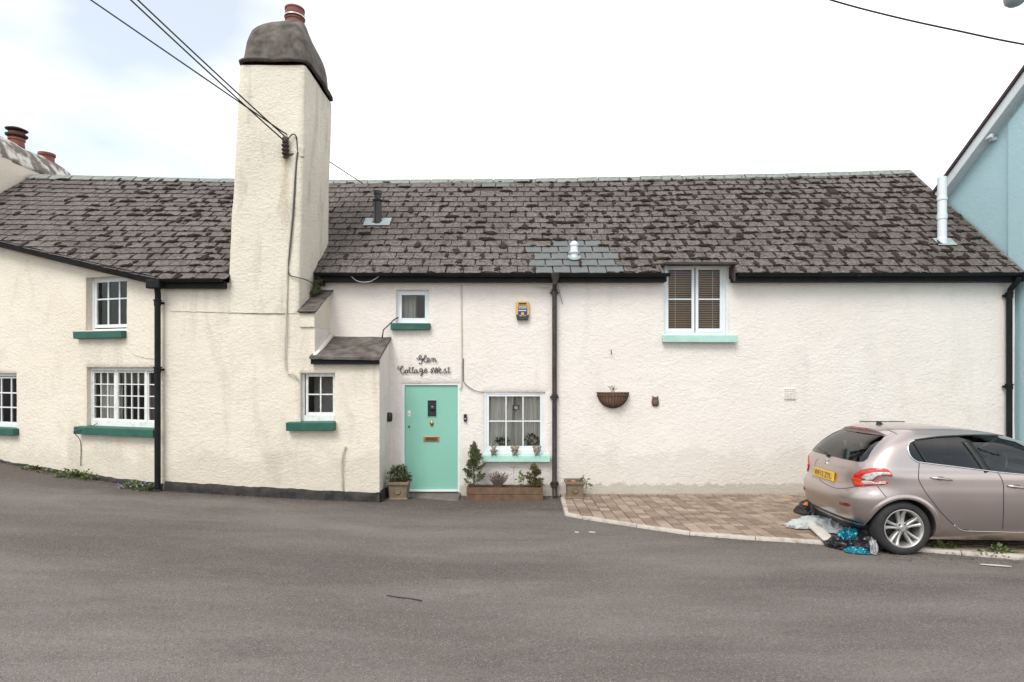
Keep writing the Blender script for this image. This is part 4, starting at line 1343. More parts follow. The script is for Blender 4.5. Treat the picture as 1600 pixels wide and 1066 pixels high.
def slab(name, y0, y1, x0, x1, dz0, dz1, mat, bev=0):
    mb = MB(); mb.prism([(y0, rake(y0)+dz0), (y1, rake(y1)+dz0), (y1, rake(y1)+dz1), (y0, rake(y0)+dz1)], x0, x1, Matrix(((0,1,0,0),(1,0,0,0),(0,0,1,0),(0,0,0,1))))
    o = mb.build(name, M_[mat], bh, bevel=bev)
    bm = bmesh.new(); bm.from_mesh(o.data); bmesh.ops.recalc_face_normals(bm, faces=bm.faces); bm.to_mesh(o.data); bm.free(); return o
slab('roof', 12.35, 8.2, 8.80, 16.1, .12, .18, 'rooftile')
slab('bargeboard', 12.2, 8.2, 8.84, 8.87, -.10, .115, 'wpaint', .003)
slab('soffit', 12.2, 8.2, 8.872, XB+.01, -.09, -.06, 'wpaint')
mb = MB(); mb.prism([(8.2, rake(8.2)+.12), (4.0, rake(12.4)+.12), (4.0, rake(12.4)+.18), (8.2, rake(8.2)+.18)], 8.80, 16.1, Matrix(((0,1,0,0),(1,0,0,0),(0,0,1,0),(0,0,0,1)))); mb.build('front_roof', M_['rooftile'], bh)
lp_ = Vector((XB, 10.75, 6.50))
rt = empty('security_light', lp_, 'small white floodlight under the bargeboard of the blue house', 'light')
q = MB(); q.box(-.10,-.0,-.04,.04,-.03,.03, Matrix.Translation(lp_)); q.build('bracket', M_['upvc'], rt, bevel=.01)
q = MB(); q.box(-.16,-.09,-.07,.07,-.045,.04, Matrix.Translation(lp_) @ Matrix.Rotation(R(20), 4, 'Y')); q.build('lamp_head', M_['upvc'], rt, bevel=.015)
# street lamp on a wall bracket above the car
sl_ = Vector((7.78, 8.9, Z_(9, 8.9)))
rt = empty('street_lamp', (XB, 8.9, sl_.z), 'grey rounded street lantern above the overhead wire near blue house', 'lamp')
q = MB(); q.tube([(XB-.05, 8.9, sl_.z+.25), (8.6, 8.9, sl_.z+.42), (8.1, 8.9, sl_.z+.42), (7.8, 8.9, sl_.z+.36)], .03, 10); q.build('bracket_arm', M_['lead'], rt, True)
q = MB(); q.lathe([(.02,.0),(.09,.015),(.135,.06),(.15,.12),(.15,.2),(.10,.27),(.04,.3),(.03,.38)], 20, Matrix.Translation(sl_)); q.build('lantern', M_['lead'], rt, True)

# ------------------------------------------------------------------ neighbour's flaking chimney on the left
nc = empty('chimney', (-11.3, 13, 0), 'broad low chimney with flaking whitewashed hood and two clay pots', 'chimney')
mb = MB(); mb.box(-11.9, -10.80, 10.6, 14.5, 0, 6.70)
mb.build('stack', M_['cream'], nc)
prof = [(6.66,.50,.0),(6.68,.565,.0),(6.72,.57,.0),(6.80,.54,.05),(6.92,.48,.1),(7.05,.41,.2),(7.15,.33,.3),(7.23,.24,.5),(7.28,.15,.6),(7.29,.03,.8)]
N = 60; V = []; Fc = []
ycn, yhn = 12.75, 1.75
for (z, hx_, rd) in prof:
    for i in range(N):
        a_ = 2*math.pi*i/N; c, s_ = math.cos(a_), math.sin(a_); ex = 8*(1-rd)+2.5*rd
        m_ = (abs(c)**ex+abs(s_)**ex)**(-1/ex)
        hy_ = yhn-(.57-hx_)*.75
        p = Vector((-11.35+hx_*c*m_, ycn+hy_*s_*m_, z)); k = .03*noise.noise(p*1.7)+.018*noise.noise(p*6)
        p += Vector((c*k*1.6, s_*k, k)); V.append(p)
for i in range(len(prof)-1):
    for k in range(N):
        a_ = i*N+k; b_ = i*N+(k+1) % N; Fc.append((a_, b_, b_+N, a_+N))
Fc.append(tuple(range((len(prof)-1)*N, len(prof)*N)))
mb = MB(); mb.add(V, Fc); mb.build('hood', M_['hoodwhite'], nc, True)
b1 = Vector((X_(26,13.0), 13.0, 7.20)); b2 = Vector((X_(73,13.85), 13.85, 7.15))
mb = MB(); mb.lathe([(.15,0),(.14,.14),(.16,.16),(.16,.2),(.12,.21)], 20, Matrix.Translation(b1)); p_ = mb.build('chimney_pot', M_['terracotta'], nc, True, 40)
mb = MB(); mb.lathe([(.11,.2),(.11,.24),(.20,.25),(.21,.28),(.16,.30),(.15,.34),(.10,.35)], 20, Matrix.Translation(b1)); mb.lathe([(.03,.33),(.03,.39),(.2,.385),(.21,.40),(.12,.44),(.02,.455)], 20, Matrix.Translation(b1)); mb.build('cowl', M_['rust'], p_, True, 40)
mb = MB(); mb.lathe([(.16,-.05),(.15,.16),(.175,.17),(.175,.23),(.14,.235),(.13,.15)], 20, Matrix.Translation(b2)); mb.build('chimney_pot', M_['terracotta'], nc, True, 40)

# ------------------------------------------------------------------ roof fittings
def on_roof(px, py, RF):
    a_, b_ = 0., 4.5
    lo, hi = RF.ey, YR
    for _ in range(60):
        Y = (lo+hi)/2; X = X_(px, Y); zr = RF.ez+(ridge_z(X)-RF.ez)*(Y-RF.ey)/(YR-RF.ey)
        if Z_(py, Y) > zr: lo = Y
        else: hi = Y
    return Vector((X, Y, zr))
b = on_roof(590, 349, RR); s_ = b.y/F
d_ = (b.y-RE_Y)/(YR-RE_Y)*RR.L(b.x)
mb = MB(); mb.box(-.26, .26, -.14, .16, .035, .042, RR.frame(b.x, d_)); fl = mb.build('flue_flashing', M_['lead'], roofR, bevel=.002)
mb = MB(); mb.lathe([(.085,-.15),(.085,.06),(.075,.09),(.075,.42),(.09,.43),(.098,.46),(.07,.49),(.07,.56),(.082,.57),(.082,.64),(.03,.66)], 18, Matrix.Translation(b)); mb.build('boiler_flue', M_['blackplastic'], roofR, True, 40)
b = on_roof(897, 404, RR); d_ = (b.y-RE_Y)/(YR-RE_Y)*RR.L(b.x)
mb = MB(); mb.lathe([(.07,-.05),(.07,.10),(.10,.115),(.105,.13),(.068,.15),(.066,.24),(.08,.25),(.08,.285),(.05,.31),(.04,.33)], 18, Matrix.Translation(b+Vector((0,0,-.02)))); vo = mb.build('vent_terminal', M_['upvc'], roofR, True, 40)
mb = MB(); mb.lathe([(.095,0),(.12,.006),(.115,.02),(.09,.022)], 20, RR.frame(b.x, d_) @ Matrix.Translation((0,0,.03))); mb.build('vent_collar', M_['lead'], vo, True, 40)
b = on_roof(1472, 381, RR); d_ = (b.y-RE_Y)/(YR-RE_Y)*RR.L(b.x)
mb = MB(); mb.lathe([(.085,-.15),(.085,.10),(.075,.11),(.075,.45),(.085,.455),(.085,.55),(.075,.555),(.075,.80),(.085,.81),(.085,.86),(.075,.87),(.075,1.24),(.066,1.24),(.066,1.1)], 18, Matrix.Translation(b)); mb.build('soil_vent_pipe', M_['upvc'], roofR, True, 40)
mb = MB(); mb.box(-.14, .2, -.12, .12, .035, .043, RR.frame(b.x, d_)); mb.build('lead_slate', M_['lead'], roofR, bevel=.002)

# ------------------------------------------------------------------ lettering over the door
sg = empty('house_name_sign', P(663, 580, 10.19), 'black wrought script lettering reading Glen Cottage West above the door', 'lettering')
STR = [
 [[(602,203),(612,232),(650,238),(692,205),(700,165),(675,150),(652,172),(652,215),(675,245),(708,238),(738,218)], [(738,218),(722,290),(695,338),(660,338),(648,312)]],
 [[(730,245),(775,222),(815,180),(805,150),(778,160),(760,225),(768,285),(798,306),(832,285)]],
 [[(832,280),(880,250),(882,218),(852,212),(832,255),(845,300),(880,300),(912,268)]],
 [[(908,268),(945,213),(968,222),(966,302)], [(966,262),(992,218),(1015,225),(1018,290),(1038,302),(1056,268)]],
 [[(208,412),(180,412),(172,440),(192,466),(232,458),(280,415),(282,400),(255,402),(234,440),(230,505),(248,548),(288,556),(324,520),(302,502)]],
 [[(324,530),(345,490),(375,480),(394,508),(385,545),(355,556),(336,535),(345,495),(375,480),(405,490),(428,470)]],
 [[(434,415),(430,515),(448,550),(482,528)], [(412,438),(468,430)]],
 [[(506,415),(500,515),(518,550),(552,528)], [(482,438),(540,430)]],
 [[(606,485),(575,474),(550,505),(556,545),(590,545),(608,490),(608,538),(630,550),(664,522)]],
 [[(722,465),(692,448),(668,485),(678,525),(712,518),(728,458),(726,545),(715,608),(692,608),(698,575),(765,528)]],
 [[(768,515),(822,484),(818,456),(788,462),(774,505),(796,546),(848,510)]],
 [[(950,505),(922,512),(922,545),(955,535),(958,495),(925,478),(962,440),(980,440),(1016,560)], [(1016,560),(1036,425),(1064,560)], [(1064,560),(1082,450),(1118,415)]],
 [[(1092,505),(1142,482),(1140,456),(1112,462),(1102,510),(1130,550),(1180,540),(1220,495)]],
 [[(1218,498),(1246,448),(1254,495),(1272,532),(1250,556),(1214,544)], [(1262,552),(1300,520)]],
 [[(1330,415),(1316,515),(1336,552),(1368,515)], [(1292,440),(1354,434)]],
]
for letter in STR:
    mb = MB()
    for st in letter:
        pts = [P(610+x/14.545, 545+y/14.545, YM-.022) for (x, y) in st]
        mb.tube(catmull(pts, 6) if len(pts) > 2 else pts, .0064, 6)
    mb.build('letter', M_['letter'], sg, True)

# ------------------------------------------------------------------ alarm box
def text_mesh(s, size, mat, extrude=.001):
    cu = bpy.data.curves.new('text', 'FONT'); cu.body = s; cu.size = size; cu.extrude = extrude; cu.align_x = 'CENTER'; cu.align_y = 'CENTER'; cu.resolution_u = 3
    o = bpy.data.objects.new('text_tmp', cu); COL.objects.link(o)
    bpy.context.view_layer.update()
    me = bpy.data.meshes.new_from_object(o.evaluated_get(bpy.context.evaluated_depsgraph_get()))
    bpy.data.objects.remove(o); me.materials.clear(); me.materials.append(M_[mat]); return me
ac = P(816.5, 485.5, YM-.03)
al = empty('alarm_box', ac, 'yellow and navy burglar alarm box reading ALARMS high on white wall', 'alarm box')
MA = Matrix.Translation(ac)
mb = MB(); mb.prism([(-.10,.165),(-.118,.13),(-.122,-.05),(-.105,-.155),(.105,-.155),(.122,-.05),(.118,.13),(.10,.165)], -.035, .03, MA); mb.build('case', M_['yellow'], al, bevel=.012)
mb = MB(); mb.prism([(-.116,-.072),(-.06,-.082),(-.05,-.10),(.05,-.10),(.06,-.082),(.116,-.072),(.098,-.165),(-.098,-.165)], -.045, .028, MA); mb.build('lower_lens', M_['alarmdark'], al, bevel=.006)
mb = MB(); mb.box(-.08,.08,-.042,-.034,-.075,.065, MA); mb.build('panel', M_['navy'], al, bevel=.003)
mb = MB(); mb.box(-.07,.07,-.040,-.03,.105,.135, MA); mb.build('top_slot', M_['wood'], al)
mb = MB(); mb.box(-.085,.085,-.039,-.03,.078,.086, MA); mb.build('groove', M_['wood'], al)
mb = MB(); mb.lathe([(.001,.012),(.024,.012),(.03,.006),(.03,0)], 18, MA @ Matrix.Translation((0,-.042,-.062)) @ Matrix.Rotation(R(90), 4, 'X')); mb.build('emblem', M_['yellow'], al, True, 40)
RX = Matrix.Rotation(R(90), 4, 'X')
obj('lettering', text_mesh('ALARMS', .038, 'alarmwhite'), al, M=MA @ Matrix.Translation((0,-.0445,.038)) @ RX)
mb = MB()
for k in range(7): mb.box(-.068+k*.0195, -.054+k*.0195, -.0445, -.041, -.012, .006, MA)
mb.box(-.07,.07,-.0445,-.041,.056,.062, MA)
mb.build('small_print', M_['alarmwhite'], al)
# wall light and doorbell
c = P(613, 652, 10.02); c.x = -2.165
rt = empty('wall_light', c, 'small black half-round lamp on the porch side wall beside door', 'wall light')
Mq = Matrix.Translation(c+Vector((.0, .0, 0)))
mb = MB(); mb.lathe([(.03,-.08),(.05,-.07),(.055,-.03),(.055,.05),(.045,.075),(.02,.085)], 18, Mq @ Matrix.Translation((.03,0,0))); mb.build('shade', M_['blackplastic'], rt, True, 45)
mb = MB(); mb.box(-.02,.015,-.05,.05,-.07,.07, Mq); mb.build('back_plate', M_['blackplastic'], rt, bevel=.005)
c = P(727, 653, YM-.02)
rt = empty('doorbell', c, 'slim black video doorbell on white wall right of mint door', 'doorbell')
mb = MB(); mb.box(-.027,.027,-.018,.03,-.066,.066, Matrix.Translation(c)); mb.build('case', M_['blackplastic'], rt, bevel=.008)
mb = MB(); mb.lathe([(.017,0),(.017,.004),(.012,.006)], 18, Matrix.Translation(c+Vector((0,-.018,-.02))) @ RX); mb.build('button', M_['steel'], rt, True, 40)
mb = MB(); mb.lathe([(.012,0),(.010,.005),(.003,.006)], 14, Matrix.Translation(c+Vector((0,-.018,.035))) @ RX); mb.build('lens', M_['alarmdark'], rt, True, 40)

mr = rect(1343, 1412, 658.5, 720, MM)
mb = MB(); mb.box(mr[0], mr[1], -.022, .03, mr[2], mr[3], MM); mp_ = mb.build('wall_panel', M_['white'], cot, bevel=.004)
mb = MB(); mb.box(mr[0]-.005, mr[1], -.028, .0, mr[3]-.006, mr[3]+.006, MM); mb.build('recess_shadow_strip', M_['hood'], mp_)  # dark strip painted for the shadow along the top edge of a recess
# ------------------------------------------------------------------ basket, owl, air brick
bc = P(957.5, 613.5, YM)
rt = empty('wall_basket', bc, 'half-round rusty iron wall basket with coir liner on white wall', 'wall basket')
HR, HZ = .275, .275
mb = MB(); V = []; Fc = []
for j in range(9):
    t = j/8*math.pi/2*.97
    for i in range(21):
        a_ = math.pi*i/20
        rr = math.cos(t)*HR*.95
        V.append((bc.x-rr*math.cos(a_), bc.y+.01-rr*.75*math.sin(a_), bc.z-.01-HZ*.95*math.sin(t)+.006*noise.noise(Vector((i*.9, j*.9, 0)))))
for j in range(8):
    for i in range(20):
        a_ = j*21+i; Fc.append((a_, a_+21, a_+22, a_+1))
mb.add(V, Fc); mb.build('liner', M_['coir'], rt, True)
for i in range(15):
    a_ = math.pi*i/14; mb = MB(); pts = []
    for j in range(9):
        t = j/8*math.pi/2; rr = math.cos(t)*HR
        pts.append((bc.x-rr*math.cos(a_), bc.y-.0-rr*.77*math.sin(a_), bc.z-HZ*math.sin(t)))
    mb.tube(pts, .007, 5); mb.build('bar', M_['rust'], rt, True)
mb = MB()
for dz0 in (0, -.045):
    mb.tube([(bc.x-HR*1.01*math.cos(math.pi*i/20), bc.y-HR*.78*math.sin(math.pi*i/20), bc.z+dz0) for i in range(21)], .011, 6)
mb.tube([(bc.x-HR, bc.y-.012, bc.z), (bc.x+HR, bc.y-.012, bc.z)], .01, 6)
mb.build('rim', M_['rust'], rt, True)
mb = MB(); V = [(bc.x, bc.y-.06, bc.z-.025)]
for i in range(21): V.append((bc.x-HR*.93*math.cos(math.pi*i/20), bc.y-HR*.7*math.sin(math.pi*i/20), bc.z-.04+.01*noise.noise(Vector((i,0,0)))))
mb.add(V, [(0,i,i+1) for i in range(1,21)]); mb.build('soil', M_['soil'], rt)
pl = empty('basket_plant', bc+Vector((-.02,-.1,-.03)), 'sparse sprig of green leaves growing from wall basket', 'plant')
mb = MB(); rn = random.Random(4)
stm = []
for (dx, dz0) in ((-.06,.10),(-.01,.11),(.03,.05),(.0,.06)):
    a_ = bc+Vector((-.015,-.1,-.03)); b_ = bc+Vector((-.015+dx,-.1+rn.uniform(-.03,.03),dz0)); stm.append(b_); mb.tube([a_, a_.lerp(b_,.5)+Vector((dx*.1,0,.01)), b_], .004, 5)
mb.build('stem', M_['leaf'], pl)
for b_ in stm:
    q = MB()
    for k in range(3):
        d = Vector((rn.uniform(-1,1), rn.uniform(-1,0), rn.uniform(-.3,.4))).normalized(); s = d.cross(Vector((0,.3,1))).normalized()
        q.add([b_, b_+d*.025+s*.02, b_+d*.055, b_+d*.025-s*.02], [(0,1,2,3)])
    q.build('leaf', M_['leaf'], pl)
oc = P(1024, 627, YM-.012)
rt = empty('owl_plaque', oc, 'small brown terracotta owl plaque on white wall beside basket', 'plaque')
mb = MB(); V = []
out_ = [(-.035,-.095),(-.058,-.06),(-.066,-.015),(-.058,.03),(-.05,.055),(-.052,.10),(-.028,.078),(0,.072),(.028,.078),(.052,.10),(.05,.055),(.058,.03),(.066,-.015),(.058,-.06),(.035,-.095),(0,-.088)]
mb.prism(out_, -.008, .03, Matrix.Translation(oc)); body = mb.build('backing', M_['owl'], rt, bevel=.006)
mb = MB(); mb.blob(oc+Vector((0,-.008,-.025)), (.05,.03,.062), 2, .05, 4, 3); mb.build('body', M_['owl'], rt, True)
for s in (-1, 1):
    mb = MB(); mb.lathe([(.004,.012),(.012,.012),(.018,.006),(.02,0)], 14, Matrix.Translation(oc+Vector((s*.022,-.006,.045))) @ RX); mb.build('eye', M_['owl'], rt, True, 40)
    mb = MB(); mb.blob(oc+Vector((s*.045,-.008,-.02)), (.016,.018,.055), 3+s, .1, 5, 2); mb.build('wing', M_['owl'], rt, True)
mb = MB(); mb.prism([(-.008,.01),(.008,.01),(0,-.014)], -.03, 0, Matrix.Translation(oc+Vector((0,0,.02)))); mb.build('beak', M_['owl'], rt)
vr = rect(1225, 1243, 607, 624, MM)
mb = MB(); mb.box(vr[0], vr[1], -.018, .03, vr[2], vr[3], MM)
ab = mb.build('air_brick', M_['white'], cot, bevel=.003)
for j in range(5):
    for i in range(7):
        x_ = vr[0]+(vr[1]-vr[0])*(i+.7)/7.4; z_ = vr[2]+(vr[3]-vr[2])*(j+.6)/5.2
        mb = MB(); mb.box(x_-.005, x_+.005, -.0195, -.015, z_-.006, z_+.006, MM); mb.build('air_hole', M_['hood'], ab)
mb = MB(); mb.tube([P(954.5,547,10.17), P(955.5,550,10.13), P(955,554,10.15)], .008, 6); tag(mb.build('wall_hook', M_['rust'], None, True), 'tiny rusty hook on white wall above the rusty basket', 'hook')

# ------------------------------------------------------------------ planters and plants by the door
def stone_pot(px0, px1, pyb, h, Y, label):
    xa, xb = X_(px0, Y), X_(px1, Y); cx_ = (xa+xb)/2; w2 = (xb-xa)/2; zb = Z_(pyb, Y); cy_ = Y+w2
    rt = empty('stone_planter', (cx_, cy_, zb), label, 'planter')
    M = Matrix.Translation((cx_, cy_, zb))
    mb = MB(); t = w2*.86
    def ring(s, z): return [(-s,-s,z),(s,-s,z),(s,s,z),(-s,s,z)]
    L = [ring(t*1.02,0), ring(t*1.02,h*.07), ring(t*.9,h*.09), ring(t*1.0,h*.82), ring(w2,h*.84), ring(w2,h), ring(w2*.82,h), ring(w2*.8,h*.85)]
    V = [p for r_ in L for p in r_]; Fc = [(3,2,1,0)]
    for i in range(len(L)-1):
        for k in range(4): Fc.append((i*4+k, i*4+(k+1) % 4, i*4+4+(k+1) % 4, i*4+4+k))
    mb.add(V, Fc, M); mb.build('pot', M_['stone'], rt, bevel=.006)
    mb = MB(); mb.lathe([(.022,0),(.04,.004),(.05,.012),(.042,.016),(.034,.008),(.012,.012),(.002,.014)], 18, M @ Matrix.Translation((0,-t*.97,h*.48)) @ RX); mb.build('rosette', M_['stone'], rt, True)
    mb = MB(); mb.blob((0,0,h*.84), (w2*.8,w2*.8,.03), 3, .3, 4, 3, M); mb.build('soil', M_['soil'], rt, True)
    return Vector((cx_, cy_, zb+h))
tp = stone_pot(603.5, 638, 782, .30, 9.62, 'square stone planter with leafy bush left of the doorstep')
bs = empty('bush', tp, 'rounded green bush in stone planter left of mint door', 'bush')
mb = MB(); rn = random.Random(8)
for (dx, dz0, rr) in ((0,.13,.13),(-.09,.08,.10),(.09,.09,.10),(.03,.18,.09),(-.05,.17,.08),(.12,.03,.07)):
    leaves(mb, (tp.x+dx, tp.y-.02+rn.uniform(-.05,.05), tp.z+dz0), (rr,rr,rr*.9), 150, .045, rn, .4)
mb.build('foliage', M_['bush'], bs)
mb = MB()
for k in range(9):
    a_ = tp+Vector((rn.uniform(-.04,.04), rn.uniform(-.04,.04), -.05)); mb.tube([a_, a_+Vector((rn.uniform(-.08,.08), rn.uniform(-.06,.06), .2))], .004, 5)
mb.build('stem', M_['bark'], bs)
tp = stone_pot(884, 914.5, 780, .29, 9.72, 'square stone planter with orange shard on the brick forecourt corner')
pl = empty('trailing_plant', tp+Vector((.12,0,0)), 'straggly dark leaves trailing over the right rim of forecourt planter', 'plant')
mb = MB(); mb.tube([tp+Vector((.06,-.02,-.03)), tp+Vector((.13,-.05,.06)), tp+Vector((.19,-.08,-.02)), tp+Vector((.19,-.1,-.12))], .005, 5); mb.build('stem', M_['bark'], pl)
for k in range(5):
    q = MB(); leaves(q, tp+Vector((.14+.02*k,-.06-.01*k,.10-.05*k)), (.035,.03,.03), 5, .07, rn, -.2, shape=0); q.build('leaf', M_['bush'], pl)
sh = MB(); sh.prism([(-.05,0),(.05,0),(.02,.03),(-.03,.03)], -.03, .03, Matrix.Translation(tp+Vector((-.02,-.03,-.03)))); M_['shard'] = simple('orange_clay', (.45,.17,.08), None, rough=.8)
tag(sh.build('clay_shard', M_['shard'], None, bevel=.004), 'orange clay shard lying in the forecourt planter', 'shard')
# timber trough
tx0, tx1, tyf, tyb = X_(729,9.80), X_(848.5,9.80), 9.80, 10.06
tzb, tzt = Z_(784.5, 9.80), Z_(762, 9.80)
tr = empty('wooden_trough', ((tx0+tx1)/2, 9.9, tzb), 'long brown timber trough planter beneath the six-pane window', 'planter')
hh = (tzt-tzb)
for k in range(2):
    for (nm, y0, y1) in (('front_board', tyf, tyf+.022), ('back_board', tyb-.022, tyb)):
        mb = MB(); mb.box(tx0+.02, tx1-.02, y0, y1, tzb+k*hh/2+.003, tzb+(k+1)*hh/2-.003); mb.build(nm, M_['trough'], tr, bevel=.004)
for (xa, xb) in ((tx0, tx0+.035), (tx1-.035, tx1)):
    mb = MB(); mb.box(xa, xb, tyf-.006, tyb+.004, tzb, tzt+.008); mb.build('end_board', M_['trough'], tr, bevel=.004)
mb = MB(); mb.box(tx0+.04, tx1-.04, tyf+.03, tyb-.03, tzb+.03, tzt-.025); mb.build('soil', M_['soil'], tr)
mb = MB(); mb.box(tx0+.05, tx1-.05, tyf+.03, tyb-.03, ground(0,9.9)-.03, tzb); mb.build('bearer', M_['wood'], tr)
sz = tzt-.03
def conifer(px, pyt, Y, w, mat, label, seed, n=900, name='conifer'):
    x_ = X_(px, Y); h = Z_(pyt, Y)-sz
    rt = empty(name, (x_, Y, sz), label, 'conifer')
    mb = MB(); mb.tube([(x_,Y,sz-.03),(x_,Y,sz+h*.8)], [.014,.004], 6); mb.build('trunk', M_['bark'], rt)
    rn = random.Random(seed); mb = MB()
    for sub in range(34):                       # upright sprays filling a ragged flame shape
        t = rn.random()**.8; a_ = rn.uniform(0, 6.28); rr = w*(1-t)**.7*math.sqrt(rn.random())*.9*min(1, .55+t*2.5)
        p0 = Vector((x_+rr*math.cos(a_)*.5, Y+rr*math.sin(a_)*.4, sz+h*t*.78)); L0 = h*rn.uniform(.16,.30)*(1-.35*t)
        ax = Vector((math.cos(a_)*rr*1.6, math.sin(a_)*rr*1.2, L0)).normalized()
        for q in range(int(n/34)):
            u = rn.random(); spread = .055*(1-u)**.6+.008
            p = p0+ax*L0*u+Vector((rn.gauss(0,spread*.55), rn.gauss(0,spread*.55), 0))
            d = (ax*1.0+Vector((rn.uniform(-.8,.8), rn.uniform(-.8,.8), rn.uniform(-.1,.6)))).normalized()
            s = d.cross(Vector((rn.uniform(-1,1), rn.uniform(-1,1), rn.uniform(-1,1)))).normalized()
            L = .034*rn.uniform(.6,1.3)
            mb.add([p, p+d*L*.5+s*L*.17, p+d*L, p+d*L*.5-s*L*.17], [(0,1,2,3)])
    for q in range(60):
        u = rn.random(); p = Vector((x_+rn.gauss(0,.012), Y+rn.gauss(0,.012), sz+h*(.8+.18*u))); d = Vector((rn.uniform(-.5,.5), rn.uniform(-.5,.5), 1)).normalized(); s = d.cross(Vector((rn.random(),1,0))).normalized()
        mb.add([p, p+d*.018+s*.006, p+d*.036, p+d*.018-s*.006], [(0,1,2,3)])
    mb.build('crown', M_[mat], rt)
conifer(740.5, 689, 9.90, .235, 'conifer', 'tall dark green dwarf conifer at the left end of trough', 3, 5200)
conifer(834.5, 724, 9.92, .21, 'browncon', 'short browning dwarf conifer at the right end of trough', 5, 3200)
lv = empty('lavender', (X_(779,9.9), 9.9, sz), 'dry purplish brown lavender clump in middle of trough', 'lavender')
mb = MB(); q2 = MB(); rn = random.Random(12)
for k in range(130):
    a_ = Vector((X_(777,9.9)+rn.uniform(-.05,.05), 9.9+rn.uniform(-.05,.05), sz)); d = Vector((rn.uniform(-.75,.85), rn.uniform(-.5,.4), 1)).normalized(); L = rn.uniform(.14,.30)
    b_ = a_+d*L+Vector((0,0,rn.uniform(-.02,.02))); mb.tube([a_, a_.lerp(b_,.5)+Vector((rn.uniform(-.01,.01),0,.01)), b_], .0028, 4)
    for m in range(5): 
        p = a_.lerp(b_, rn.uniform(.45,1)); dd = (d+Vector((rn.uniform(-1,1),rn.uniform(-1,1),rn.uniform(-.3,.6)))).normalized(); s = dd.cross(Vector((rn.random(),rn.random(),1))).normalized()
        q2.add([p, p+dd*.015+s*.006, p+dd*.035, p+dd*.015-s*.006], [(0,1,2,3)])
mb.build('stem', M_['drytwig'], lv); q2.build('foliage', M_['drytwig'], lv)
ld = empty('leafy_plant', (X_(808,9.9), 9.9, sz), 'pale green leafy plant with thin flower stalk in trough', 'plant')
mb = MB(); mb.tube([(X_(804,9.9),9.9,sz),(X_(803,9.9),9.9,sz+.18),(X_(802,9.9),9.9,Z_(730,9.9))], .003, 5)
for k in range(5): mb.tube([(X_(802,9.9),9.9,Z_(732,9.9)), (X_(797+k*4,9.9),9.9,Z_(728+abs(k-2),9.9))], .0025, 4)
mb.tube([(X_(812,9.9),9.9,sz),(X_(813,9.9),9.9,sz+.14),(X_(817,9.9),9.88,sz+.27)], .004, 5)
mb.build('stem', M_['drytwig'], ld)
rn = random.Random(15)
for k in range(16):
    q = MB(); c = (X_(rn.choice((805,809,813,816,819,822)),9.88), 9.88+rn.uniform(-.04,.04), sz+rn.uniform(.02,.27)); leaves(q, c, (.02,.02,.015), 2, .075, rn, .1); q.build('leaf', M_['leaf'], ld)
# three seated stone figurines with big ears on the sill
zsill = Z_(711,10.15)
def elephant(px, pose, label):
    x_ = X_(px, 10.115); y_ = 10.115; z_ = zsill+.004
    rt = empty('elephant_figurine', (x_, y_, z_), label, 'figurine', 'three stone elephant figurines on the mint sill')
    T = Matrix.Translation((x_, y_, z_))
    mb = MB(); mb.blob((0,0,.055), (.048,.042,.06), 1, .08, 4, 3, T); mb.build('body', M_['figure'], rt, True)
    mb = MB(); mb.blob((0,-.008,.128), (.036,.036,.036), 2, .05, 4, 3, T)
    tr_ = [(0,-.04,.125),(0,-.056,.105),(0,-.058,.08),(.012,-.056,.06)] if pose != 0 else [(0,-.04,.125),(-.005,-.056,.10),(-.012,-.054,.07),(-.02,-.05,.055)]
    mb.tube(catmull([T @ Vector(p) for p in tr_], 4), [.015-.0006*i for i in range(13)], 8); mb.build('head', M_['figure'], rt, True)
    for s in (-1, 1):
        mb = MB()
        if pose == 0: mb.blob((s*.042,.0,.165), (.013,.02,.038), 3, .1, 4, 2, T @ Matrix.Translation((s*.042,0,.165)) @ Matrix.Rotation(R(s*18), 4, 'Y') @ Matrix.Translation((-s*.042,0,-.165)))
        else: mb.blob((s*.052,.004,.138), (.026,.010,.036), 3, .1, 4, 2, T)
        mb.build('ear', M_['figure'], rt, True)
        mb = MB(); mb.blob((s*.03,-.045,.018), (.018,.034,.017), 4, .05, 4, 2, T); mb.build('foot', M_['figure'], rt, True)
        hand = {0: (s*.02,-.045,.085), 1: (s*.018,-.046,.135), 2: (s*.045,-.022,.135)}[pose]
        mb = MB(); mb.tube(catmull([T @ Vector((s*.045,-.005,.09)), T @ Vector((s*.052,-.035,.08)), T @ Vector(hand)], 4), [.015]*6+[.013]*3, 8); mb.build('arm', M_['figure'], rt, True)
elephant(771.5, 0, 'stone elephant figurine with ears upright, on the mint sill nearest the mint door')
elephant(804.5, 1, 'middle stone elephant figurine on the mint sill with paws raised to face')
elephant(839, 2, 'stone elephant figurine on the mint sill nearest the black downpipe')

# ------------------------------------------------------------------ cables, wires and conduits
def cable(name, pts, r, mat, label, cat='cable', parent=None, n=5, smooth=True):
    mb = MB(); mb.tube(catmull(pts, 6) if smooth and len(pts) > 2 else pts, r, 7)
    o = mb.build(name, M_[mat], parent, True)
    if label: tag(o, label, cat)
    return o
YF = YB-.03
cb = [P(464,236,YF), P(461,255,YF), P(456,330,YF), P(450,400,YF), P(449,424,YF-.005), P(448,470,YF), P(446,520,YF-.01), P(445,565,YF-.01), P(449,582,YF-.01), P(460,586,YF-.02), P(465,594,YF)]
cable('conduit', cb, .014, 'conduit', 'painted conduit running down the chimney front to the small four-pane window', 'conduit')
cable('cable', [P(466,238,YF), P(463,260,YF), P(459,330,YF), P(452,400,YF), P(450,420,YF), P(453,430,YF-.01), P(462,433,YF-.01), P(474,436,YB-.02), P(484,440,9.7), P(492,447,9.95)], .009, 'cable', 'thin dark cable down chimney front bending to the gutter end', 'cable')
